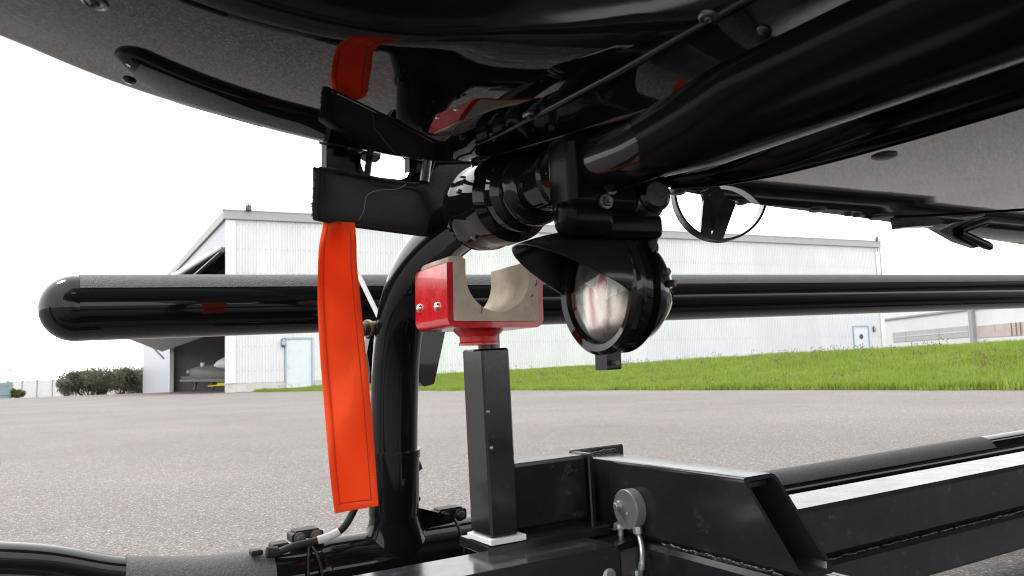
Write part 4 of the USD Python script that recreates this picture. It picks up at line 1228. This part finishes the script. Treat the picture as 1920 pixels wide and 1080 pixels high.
for (px, py) in ((1144, 352), (1136, 378)):
    o = on(px, py, 1, 0.627)
    part(brk, 'bracket_bolt', [lathe([(0.0072, -0.002), (0.0072, 0.0015), (0.0062, 0.002)], o, (0, -1, 0), 20), hexbolt(o + [0, -0.001, 0], (0, -1, 0), 0.005, 0.0045), cyl(o + [0, -0.004, 0], o + [0, -0.008, 0], 0.0026, 10)], 'dark_steel')
p = [on(x, y, 1, Y_) for x, y, Y_ in ((1200, 408, 0.66), (1214, 412, 0.655), (1224, 432, 0.65), (1220, 458, 0.65), (1208, 484, 0.655))]
part(lamp, 'cable', tube(spline(p, 24), 0.0058, 14), 'black_rubber')
p = [on(x, y, 1, Y_) for x, y, Y_ in ((1038, 385, 0.75), (1045, 412, 0.74), (1050, 436, 0.72))]
part(lamp, 'wire', tube(spline(p, 12), 0.0028, 10), 'yellow_wire')
p = [on(x, y, 1, Y_) for x, y, Y_ in ((1064, 392, 0.70), (1055, 402, 0.70), (1053, 436, 0.70))]
part(lamp, 'wire', tube(spline(p, 12), 0.0042, 10), 'black_rubber')

# ---- slotted bracket under the belly edge that the cover is strapped round
O_ = on(605, 266, 2, 0.650); DU = nrm((0.90, 0.44, 0.0)); DN = nrm(np.cross(DU, (0, 0, 1))); DN = DN if DN[1] < 0 else -DN      # DN towards the camera


def pc2(px, py, off=0.0):
    p = on_plane(px, py, O_ + DN * off, DN)
    return ((p - O_) @ DU, p[2])


def plate(pxl, holes=(), off=0.0, t0=-0.004, t1=0.004, rnd=0.0):
    pg = Polygon([pc2(x, y, off) for x, y in pxl], [[pc2(x, y, off) for x, y in h] for h in holes])
    if rnd:
        pg = pg.buffer(-rnd).buffer(rnd * 2).buffer(-rnd)
    o = np.array([O_[0], O_[1], 0.0])
    s_ = 1 if np.dot(np.cross(DU, (0, 0, 1)), DN) > 0 else -1
    a, b = (off + t0, off + t1)
    return prism(pg, o, DU, (0, 0, 1), a * s_, b * s_) if s_ > 0 else prism(pg, o, DU, (0, 0, 1), -b, -a)


part(heli, 'slotted_bracket', plate([(607, 262), (700, 276), (800, 288), (880, 294), (880, 420), (700, 412), (608, 396)], [[(672, 284), (690, 281), (740, 287), (756, 291), (763, 298), (763, 324), (758, 334), (748, 338), (700, 333), (684, 329), (676, 320), (672, 308)]]), 'black_satin', smooth=30)
pt_, pb_ = on_plane(696, 266, O_ + DN * 0.012, DN), on_plane(688, 332, O_ + DN * 0.012, DN)
pin = part(heli, 'release_pin', cyl(pt_, pb_, 0.0040, 16), 'dark_steel')
pm = on_plane(693, 291, O_ + DN * 0.012, DN); dpin = nrm(pt_ - pb_)
part(pin, 'pin_collar', lathe([(0.0125, -0.0045), (0.0132, -0.003), (0.0132, 0.003), (0.0125, 0.0045)], pm, dpin, 6), 'dark_steel')
part(pin, 'pin_head', lathe([(0.0105, 0), (0.0145, 0.003), (0.0145, 0.005), (0.006, 0.009)], on_plane(697, 276, O_ + DN * 0.012, DN), dpin, 24), 'steel')
part(heli, 'bracket_stud', lathe([(0.011, 0), (0.011, 0.004), (0.007, 0.006)], on_plane(664, 277, O_ + DN * 0.014, DN), (0, 0, -1), 18), 'steel')
part(heli, 'bracket_horn', [plate([(752, 293), (790, 292), (812, 296), (808, 302), (793, 304)], off=0.014, t0=-0.003, t1=0.003), tube([on_plane(803, 272, O_ + DN * 0.016, DN), on_plane(800, 300, O_ + DN * 0.016, DN), on_plane(795, 342, O_ + DN * 0.016, DN)], 0.0068, 16)], 'steel', smooth=40)

# ================================================================== the strapped-on cover and its streamer
cv = thing('protective_cover', 'black fabric cover strapped under the belly with a long bright orange streamer hanging from it', 'cover', O_ + [0.06, -0.02, -0.12], air=KH)
front_px = [(598, 316), (640, 321), (690, 331), (740, 341), (786, 345), (800, 341), (812, 318), (824, 308), (850, 304), (882, 306), (884, 350), (882, 440), (836, 443), (760, 436), (700, 428), (640, 419), (600, 411)]


def pillow(pxl, off, th, n=5, k=0.5):
    """soft panel: the outline inflated towards the camera, edges rolled."""
    pg = Polygon([pc2(x, y, off) for x, y in pxl])
    o = np.array([O_[0], O_[1], 0.0])
    x0, y0, x1, y1 = pg.bounds
    tris = trimesh.creation.triangulate_polygon(pg.segmentize(0.006), engine='earcut')
    gx_, gy_ = np.meshgrid(np.arange(x0, x1, 0.006), np.arange(y0, y1, 0.006))
    from shapely import points, contains, distance
    P2 = np.c_[gx_.ravel(), gy_.ravel()]
    ins = contains(pg.buffer(-0.003), points(P2))
    ring = np.array(pg.segmentize(0.006).exterior.coords)[:-1]
    allp = np.vstack([ring, P2[ins]])
    from scipy.spatial import Delaunay
    tr_ = Delaunay(allp).simplices
    cen = allp[tr_].mean(1)
    tr_ = tr_[contains(pg.buffer(1e-4), points(cen))]
    d = distance(pg.exterior, points(allp))
    h = th * (1 - np.exp(-d / 0.006)) + 0.0035 * (meshkit.fbm(np.c_[allp * 16, np.zeros(len(allp))], 3, seed=3) - 0.5) * np.clip(d / 0.02, 0, 1)
    ft = o + allp[:, :1] * DU + allp[:, 1:2] * np.array([0, 0, 1.0]) + (off + h)[:, None] * DN
    bk = o + allp[:, :1] * DU + allp[:, 1:2] * np.array([0, 0, 1.0]) + (off - 0.010) * DN
    n_ = len(allp); nr = len(ring)
    side = [(i, (i + 1) % nr, n_ + (i + 1) % nr) for i in range(nr)] + [(i, n_ + (i + 1) % nr, n_ + i) for i in range(nr)]
    m = trimesh.Trimesh(np.vstack([ft, bk]), np.vstack([tr_, tr_[:, ::-1] + n_, side]), process=False)
    m.fix_normals()
    return m


sl = part(cv, 'sleeve', pillow(front_px, 0.012, 0.006), 'fabric_black', smooth=60)
# raised flap on the right and the rolled left edge
part(sl, 'flap', pillow([(700, 346), (786, 347), (800, 344), (812, 320), (824, 310), (880, 308), (881, 436), (840, 428), (806, 398), (790, 360), (770, 352)], 0.0185, 0.0035), 'fabric_black', smooth=60)
edge_l = [on_plane(x, y, O_ + DN * 0.016, DN) for x, y in ((597, 316), (597, 340), (595, 370), (594, 395), (596, 411))]
part(sl, 'edge_binding', tube(spline(edge_l, 24), 0.0052, 12), 'fabric_edge')
frays = []
for k in range(60):
    t = rng.uniform(0, 1)
    p = spline(edge_l, 24)[int(t * 23)]
    frays.append(tube([p, p - DU * rng.uniform(0.004, 0.0085) + [0, 0, rng.normal() * 0.002]], 0.0006, 4))
part(sl, 'frayed_threads', frays, 'fabric_edge', kind='stuff')
th1 = spline([on_plane(x, y, O_ + DN * 0.0225, DN) for x, y in ((672, 414), (680, 400), (684, 384), (686, 370), (694, 362), (720, 356), (760, 346))], 40)
part(sl, 'seam_thread', tube(th1, 0.0005, 5), 'thread_grey')
th1 = spline([on_plane(x, y, O_ + DN * 0.024, DN) for x, y in ((806, 334), (809, 324), (813, 312), (815, 302))], 20)
part(sl, 'seam_thread', tube(th1, 0.0005, 5), 'thread_grey')
tops = [on_plane(x, y, O_ + DN * 0.0170, DN) for x, y in ((600, 317), (640, 322), (690, 332), (740, 342), (786, 346))]
part(sl, 'edge_binding', tube(spline(tops, 20), 0.0026, 8), 'fabric_edge')
bots = [on_plane(x, y, O_ + DN * 0.0165, DN) for x, y in ((600, 411), (640, 419), (700, 428), (760, 436), (836, 443), (882, 440))]
part(sl, 'edge_binding', tube(spline(bots, 20), 0.0024, 8), 'fabric_edge')
# strap going up and over, flat against the belly edge
part(cv, 'upper_strap', plate([(607, 259), (700, 272), (800, 284), (884, 290), (884, 306), (850, 303), (820, 305), (810, 296), (760, 288), (700, 279), (660, 275), (608, 268)], off=0.012, t0=-0.008, t1=0.004), 'fabric_black')
fr = []
for k in range(26):
    p = on_plane(rng.uniform(845, 882), rng.uniform(438, 446), O_ + DN * 0.018, DN)
    fr.append(tube([p, p + np.array([rng.normal() * 0.004, 0, -rng.uniform(0.001, 0.007)])], 0.0006, 4))
part(cv, 'loose_threads', fr, 'thread_grey', kind='stuff')
# streamer
Lk = [(413, 607, 665), (430, 604, 667), (455, 599, 668.5), (485, 596.5, 669), (520, 595.5, 672), (570, 595.5, 677), (620, 597.5, 682), (680, 601, 688), (740, 606, 694), (800, 611, 699), (860, 616, 703.5), (920, 622, 707.5), (948, 625.5, 709), (963, 627.5, 709.5)]
Lk = np.array(Lk, float)
yl = np.linspace(413, 963, 90)
xl = CubicSpline(Lk[:, 0], Lk[:, 1])(yl); xr = CubicSpline(Lk[:, 0], Lk[:, 2])(yl)
OS = O_ + DN * 0.020
ND = nrm(np.array([AX[2], AY[2], 0]) * -1.0 + 0.25 * DN)
G = np.zeros((90, 19, 3))
for i in range(90):
    yb_ = yl[i]
    slope = -15.0 * max(0, (yb_ - 900) / 63) ** 1.5
    for j in range(19):
        f = j / 18
        px = xl[i] + (xr[i] - xl[i]) * f
        py = yb_ + slope * f + 6 * (1 - (yb_ - 413) / 550) * f * 0.8
        t = i / 89
        off = 0.0055 * math.sin(9.0 * t + 2.2 * f + 0.6) * min(1, t * 5) + 0.006 * math.sin(4.0 * t - 3.0 * f + 1.2) * min(1, t * 4)
        off += (0.0028 * math.sin(17.0 * t + 4.5 * f) + 0.0018 * math.sin(31.0 * t - 3.5 * f + 1.0)) * min(1, t * 6) * (1 - 0.6 * t)
        off += 0.010 * math.exp(-((t - 0.03) / 0.05) ** 2) * (math.sin(f * 7.5) * 0.6) + 0.008 * math.exp(-((t) / 0.05) ** 2) * max(0, (f - 0.75) / 0.25)
        G[i, j] = on_plane(px, py, OS + ND * off, ND)
stt = part(cv, 'streamer', [grid_mesh(G), grid_mesh(G[:, ::-1] - ND * 0.0016), grid_mesh(np.stack([G[-1], G[-1] - ND * 0.0016])), grid_mesh(np.stack([G[:, 0] - ND * 0.0016, G[:, 0]])), grid_mesh(np.stack([G[:, -1], G[:, -1] - ND * 0.0016]))], 'orange_fabric', smooth=60,
           label='bright orange streamer with stitched hem')
# folded hems, proud of the streamer
hem = []
for (ja, jb) in ((0, 2.6), (15.4, 18)):
    rows_ = []
    for i in range(90):
        cols_ = []
        for j in np.linspace(ja, jb, 7):
            j0 = int(min(math.floor(j), 17)); w = j - j0
            tprof = math.sin(np.pi * (j - ja) / (jb - ja)) ** 0.5 if 0 < (j - ja) < (jb - ja) else 0.0
            cols_.append(G[i, j0] * (1 - w) + G[i, j0 + 1] * w + ND * 0.0011 * tprof)
        rows_.append(cols_)
    hem.append(grid_mesh(np.array(rows_)))
rows_ = []
for ii in np.linspace(86.2, 89, 6):
    i_ = int(min(math.floor(ii), 88)); w = ii - i_
    rows_.append(G[i_] * (1 - w) + G[i_ + 1] * w + ND * 0.0012 * (math.sin(np.pi * (ii - 86.2) / 2.8) ** 0.5 if 86.2 < ii < 89 else 0))
hem.append(grid_mesh(np.array(rows_)))
part(stt, 'hem', hem, 'orange_fabric', smooth=60)
stitch = []


def along(j, i0, i1, step=0.85):
    i = i0
    while i < i1:
        def at_(q, jj):
            a = int(min(math.floor(q), 88)); w = q - a; b = int(min(math.floor(jj), 17)); v = jj - b
            return (G[a, b] * (1 - w) + G[a + 1, b] * w) * (1 - v) + (G[a, b + 1] * (1 - w) + G[a + 1, b + 1] * w) * v
        stitch.append(tube([at_(i, j) + ND * 0.0007, at_(min(i + step * 0.62, 89), j) + ND * 0.0007], 0.00055, 5))
        i += step


along(2.75, 1, 86); along(15.25, 3, 86)
j = 2.75
while j < 15.2:
    i_ = 86.0
    a = int(j); w = j - a
    p0_ = G[86, a] * (1 - w) + G[86, a + 1] * w; j2 = j + 0.22; a2 = int(j2); w2 = j2 - a2
    p1_ = G[86, a2] * (1 - w2) + G[86, a2 + 1] * w2
    stitch.append(tube([p0_ + ND * 0.0007, p1_ + ND * 0.0007], 0.00055, 5)); j += 0.36
part(stt, 'stitches', stitch, 'orange_thread', kind='stuff')

# ================================================================== ground handling trailer
tr = thing('handling_trailer', 'dark grey steel ground handling trailer with a red padded cradle on a post', 'trailer', (0.6, 1.0, -0.03), air=True)
fr_ = part(tr, 'frame_beam', box((-0.6, 0.95, 0.048), (0.700, 1.060, 0.130), 0.007), 'trailer_grey', smooth=30)
part(tr, 'frame_beam', box((0.821, 0.95, 0.048), (3.6, 1.060, 0.130), 0.007), 'trailer_grey', smooth=30)
part(tr, 'lower_beam', box((0.60, 0.938, -0.022), (3.6, 1.05, 0.044), 0.006), 'trailer_grey', smooth=30)
# weld bead between upper and lower beam
wb = []
for k in range(150):
    x = 0.9 + k * 0.012
    s = trimesh.creation.icosphere(1, 0.0019 + 0.0007 * rng.uniform()); s.apply_scale([rng.uniform(2.6, 4.4), 1, rng.uniform(0.7, 1.0)]); s.apply_translation([x + rng.normal() * 0.003, 0.9485, 0.0455 + rng.normal() * 0.0005]); wb.append(s)
part(tr, 'weld_bead', wb, 'trailer_grey', smooth=60, kind='stuff')
# transverse box with slanted open end
BX0, BX1, BT, BB_ = 0.760, 0.818, 0.2316, 0.124
w_ = 0.005


def slanted(x0, x1, z0, z1, yfar, grow=0.0):
    yn = lambda z: 0.778 - (BT - z) * 0.78 - grow
    V = []
    for x in (x0, x1):
        for z in (z0, z1):
            V += [(x, yfar, z), (x, yn(z), z)]
    return trimesh.convex.convex_hull(np.array(V))


def mf(t):
    return m3.Manifold(m3.Mesh(np.asarray(t.vertices, np.float32), np.asarray(t.faces, np.uint32)))


def chamf(x0, x1, z0, z1, yfar, c, grow=0.0):
    yn = lambda z: 0.778 - (BT - z) * 0.78 - grow
    V = []
    for (x, z) in ((x0 + c, z0), (x1 - c, z0), (x1, z0 + c), (x1, z1 - c), (x1 - c, z1), (x0 + c, z1), (x0, z1 - c), (x0, z0 + c), (x0 + c * 0.3, z1 - c * 0.3), (x1 - c * 0.3, z1 - c * 0.3)):
        V += [(x, yfar, z), (x, yn(z), z)]
    return trimesh.convex.convex_hull(np.array(V))


outer = mf(chamf(BX0, BX1, BB_, BT, 1.122, 0.0065))
inn = mf(chamf(BX0 + w_, BX1 - w_, BB_ + w_, BT - w_, 1.03, 0.006, 0.05))
tb_ = part(tr, 'cross_box', outer - inn, 'trailer_grey', smooth=30)
part(tb_, 'inner_lug', box((BX0 + 0.006, 0.784, BT - 0.018), (BX1 - 0.006, 0.815, BT - 0.006), 0.003), 'trailer_black')
wb = []
for k in range(70):
    y = 0.94 - k * 0.0031
    s = trimesh.creation.icosphere(1, 0.0020 + 0.0014 * rng.uniform()); s.apply_scale([1, rng.uniform(1.4, 3.0), rng.uniform(0.6, 1.0)]); s.apply_translation([BX0 + 0.001, y, BB_ + rng.normal() * 0.0008]); wb.append(s)
part(tb_, 'weld_bead', wb, 'trailer_grey', smooth=60, kind='stuff')
part(tr, 'lower_cross_box', box((BX0 - 0.010, 0.30, -0.02), (BX1 - 0.001, 1.065, BB_ - 0.002), 0.006), 'trailer_grey', smooth=30)
part(tr, 'side_gusset', box((BX1 + 0.001, 0.62, 0.05), (BX1 + 0.020, 0.90, 0.118), 0.006), 'trailer_grey', smooth=30)
# end plate and the longitudinal foot box that carries the post
ep = part(tr, 'end_plate', box((0.741, 1.125, 0.08), (0.843, 1.136, 0.2425), 0.002), 'trailer_black')
part(ep, 'plate_return', box((0.737, 1.075, 0.126), (0.747, 1.124, 0.241), 0.002), 'trailer_black')
wv = []
for k in range(26):
    s = trimesh.creation.icosphere(1, 0.0038); s.apply_scale([1.3, 1, 0.8 + 0.5 * rng.uniform()]); s.apply_translation([0.757 + k * 0.0025, 1.121, BT + 0.002 + rng.normal() * 0.0008]); wv.append(s)
part(ep, 'weld_bead', wv, 'trailer_black', smooth=60, kind='stuff')
part(tr, 'foot_box', box((0.5835, 1.078, 0.1425), (0.736, 1.123, 0.2395), 0.005), 'trailer_black', smooth=30)
PX0, PX1, PY0, PY1 = 0.5390, 0.5830, 1.030, 1.092
part(tr, 'post', box((PX0, PY0, 0.151), (PX1, PY1, 0.409), 0.003), 'trailer_black', smooth=30)
part(tr, 'post_pad', box((PX0 - 0.004, PY0 - 0.006, 0.1425), (PX1 + 0.008, PY1 + 0.004, 0.1505), 0.001), 'white_plastic')
part(tr, 'post_base', box((PX0 - 0.006, PY0 - 0.002, 0.127), (PX1 + 0.155, 1.120, 0.1415), 0.002), 'trailer_black')
for (px, py) in ((915, 772), (921, 840)):
    o = on(px, py, 1, PY0)
    part(tr, 'post_rivet', lathe([(0.0028, -0.001), (0.0028, 0.0008), (0.0012, 0.0014)], o, (0, -1, 0), 12), 'steel')
# deck of the trailer between its beams
dk_ = part(tr, 'deck_plate', box((-0.55, -0.55, 0.030), (0.78, 0.90, 0.046), 0.002), 'trailer_black')
part(tr, 'frame_beam', box((-0.6, -0.66, 0.048), (3.6, -0.55, 0.130), 0.007), 'trailer_grey', smooth=30)
# spindle and red cradle
CC = np.array([(PX0 + PX1) / 2, 1.049, 0.0])
part(tr, 'spindle', cyl(CC + [0, 0, 0.40], CC + [0, 0, 0.432], 0.0155, 28), 'black_satin')
rz_a = math.radians(-4.0)
cu = np.array([math.cos(rz_a), math.sin(rz_a), -0.035]); cu = nrm(cu)
cvv = np.array([-math.sin(rz_a), math.cos(rz_a), 0.0])
cw = np.cross(cu, cvv)
CO = np.array([CC[0] - 0.018, CC[1] - 0.004, 0.436])
WU, HU, DU2, TU = 0.141, 0.085, 0.126, 0.008


def cloc(a, b, h):
    return CO + cu * a + cvv * b + cw * h


def u_poly():
    h = WU / 2
    o_ = Polygon([(-h, 0), (h, 0), (h, HU), (-h, HU)])
    i_ = Polygon([(-h + TU, TU), (h - TU, TU), (h - TU, HU + 0.05), (-h + TU, HU + 0.05)])
    o_ = Polygon([(-h, 0), (h, 0), (h, HU + 0.05), (-h, HU + 0.05)]).buffer(-0.013).buffer(0.013, quad_segs=8)
    i_ = Polygon([(-h + TU, TU), (h - TU, TU), (h - TU, HU + 0.2), (-h + TU, HU + 0.2)]).buffer(-0.006).buffer(0.006, quad_segs=6)
    cut = Polygon([(-1, HU), (1, HU), (1, 1), (-1, 1)])
    return o_.difference(i_).difference(cut)


cr = part(tr, 'cradle', prism(u_poly(), CO, cu, cw, -DU2 / 2, DU2 / 2), 'red_paint', smooth=35, label='red U-shaped cradle with beige foam pad')
part(cr, 'collar', lathe([(0.036, 0.001), (0.034, -0.003), (0.0265, -0.010), (0.0258, -0.017), (0.0275, -0.019), (0.0275, -0.0215)], cloc(0, 0, 0), cw, 36), 'red_paint', smooth=30)
# foam: block with round cut, lips folded over the plates
h = WU / 2 - TU - 0.0005
fo = Polygon([(-h, TU + 0.0005), (h, TU + 0.0005), (h, HU + 0.006), (-h, HU + 0.006)])
lip = Polygon([(-h - TU + 0.001, HU + 0.0008), (-h + 0.012, HU + 0.0008), (-h + 0.014, HU + 0.0088), (-h - TU + 0.001, HU + 0.0085)]).buffer(-0.003).buffer(0.003)
cut = Polygon([(0.002 + 0.047 * math.cos(a), 0.070 + 0.049 * math.sin(a)) for a in np.linspace(np.pi, 2 * np.pi, 40)] + [(0.0488, 0.2), (-0.0448, 0.2)])
fo = fo.union(lip).union(Polygon([(-h, HU), (-h + 0.014, HU), (-h + 0.014, HU + 0.008), (-h, HU + 0.008)])).difference(cut)
fo = fo.buffer(-0.0015).buffer(0.0015)
fo = max(fo.geoms, key=lambda g: g.area) if fo.geom_type == 'MultiPolygon' else fo
foam = part(cr, 'foam_pad', prism(fo, CO, cu, cw, -DU2 / 2 + 0.001, DU2 / 2 + 0.0025), 'foam_beige', smooth=30)
for (a, hh, L_, tilt) in ((0.0575, 0.055, 0.011, 1.3), (0.050, 0.041, 0.006, 0.9), (-0.024, 0.018, 0.012, 1.5)):
    p0_ = cloc(a, -DU2 / 2 - 0.0026, hh); p1_ = cloc(a + L_ * math.cos(tilt), -DU2 / 2 - 0.0026, hh + L_ * math.sin(tilt))
    part(foam, 'crack', tube([p0_, (p0_ + p1_) / 2 + cu * 0.0012, p1_], [0.0004, 0.0009, 0.0004], 6), 'foam_crack')
for (px, py) in ((787, 578), (820, 575)):
    d = ray(px, py); o_ = cloc(-WU / 2, 0, 0)
    p = EYE_A + d * (np.dot(o_ - EYE_A, cu) / np.dot(d, cu))
    bo = part(cr, 'button_bolt', lathe([(0.0062, -0.001), (0.0066, 0.0006), (0.0056, 0.0028), (0.0036, 0.0042), (0.0026, 0.0044), (0.0024, 0.0028), (0.0003, 0.0026)], p, -cu, 26), 'chrome', smooth=50)
# hinge plate, bolts, hanger block, round disc and pipe
hp_ = Polygon([tuple(on(x, y, 2, 0.125)[:2]) for x, y in ((1050, 989), (1078, 980), (1200, 1004), (1152, 1024))])
hpl = part(tr, 'hinge_plate', prism(hp_.union(Polygon([(0.73, 0.985), (0.762, 0.985), (0.762, 1.10), (0.72, 1.10)])).buffer(0.002), (0, 0, 0), (1, 0, 0), (0, 1, 0), 0.115, 0.125), 'trailer_black', smooth=30)
for (px, py) in ((1086, 986), (1102, 990)):
    p = on(px, py, 2, 0.1255)
    part(hpl, 'rust_ring', lathe([(0.0085, 0), (0.0085, 0.0006), (0.0065, 0.0006), (0.0065, 0)], p, (0, 0, 1), 24), 'rust_red')
p = on(1164, 1003, 2, 0.125)
part(hpl, 'adjuster_bolt', [cyl(p - [0, 0, 0.002], p + [0, 0, 0.011], 0.0045, 14), lathe([(0.0095, 0.009), (0.010, 0.010), (0.010, 0.016), (0.0085, 0.018)], p, (0, 0, 1), 6)], 'zinc')
p = on(1139, 990, 2, 0.126)
part(hpl, 'small_stud', lathe([(0.004, 0), (0.004, 0.008), (0.002, 0.010)], p + [0.01, 0.02, 0], (0, 0, 1), 12), 'dark_steel')
p = on(1140, 1045, 1, 0.985)
part(tr, 'hanger_stem', box((p[0] - 0.008, 0.985, 0.06), (p[0] + 0.010, 1.005, 0.116), 0.001), 'trailer_grey')
p0_ = on(1085, 1046, 1, 0.955); p1_ = on(1168, 1046, 1, 0.955)
hb = part(tr, 'hanger_block', box((p0_[0], 0.955, 0.0), (p1_[0] - 0.004, 1.03, 0.090), 0.004), 'trailer_grey')
p = on(1140, 1080, 1, 0.953)
part(hb, 'block_bolt', lathe([(0.011, 0), (0.011, 0.003), (0.007, 0.004), (0.006, 0.007)], p, (0, -1, 0), 20), 'zinc')
dc = np.array([BX0 - 0.017, 0.998, 0.1665])
dk = part(tr, 'round_disc', lathe([(0.027, 0.017), (0.0285, 0.016), (0.0285, 0.001), (0.0275, 0.0)], dc, (1, 0, 0), 48), 'grey_disc', smooth=35)
o = dc + [0, 0.013, 0.004]
part(dk, 'disc_bolt', [lathe([(0.0075, 0), (0.0075, 0.003), (0.0068, 0.004)], o, (-1, 0, 0), 24), lathe([(0.0055, 0.003), (0.0055, 0.008), (0.004, 0.009), (0.0032, 0.009), (0.0032, 0.005), (0.0005, 0.005)], o, (-1, 0, 0), 6)], 'zinc')
part(dk, 'disc_pip', lathe([(0.0012, 0), (0.0012, 0.0005)], dc + [0, -0.004, -0.005], (-1, 0, 0), 8), 'white_plastic')
p = on(1195, 992, 0, BX0 - 0.012)
part(tr, 'pipe_nut', hexbolt(p - [0, 0, 0.006], (0, 0, 1), 0.0065, 0.010), 'zinc')
pp = spline([p - [0, 0, 0.004], on(1202, 1020, 0, BX0 - 0.018), on(1204, 1050, 0, BX0 - 0.03), on(1200, 1080, 0, BX0 - 0.03)], 30)
pipe = part(tr, 'brake_pipe', tube(pp, 0.0034, 12), 'zinc')
part(pipe, 'pipe_fitting', [tube([pp[21], pp[25]], 0.0045, 12), hexbolt(on(1195, 1082, 0, BX0 - 0.03), (0, 0, 1), 0.0075, 0.010)], 'zinc')
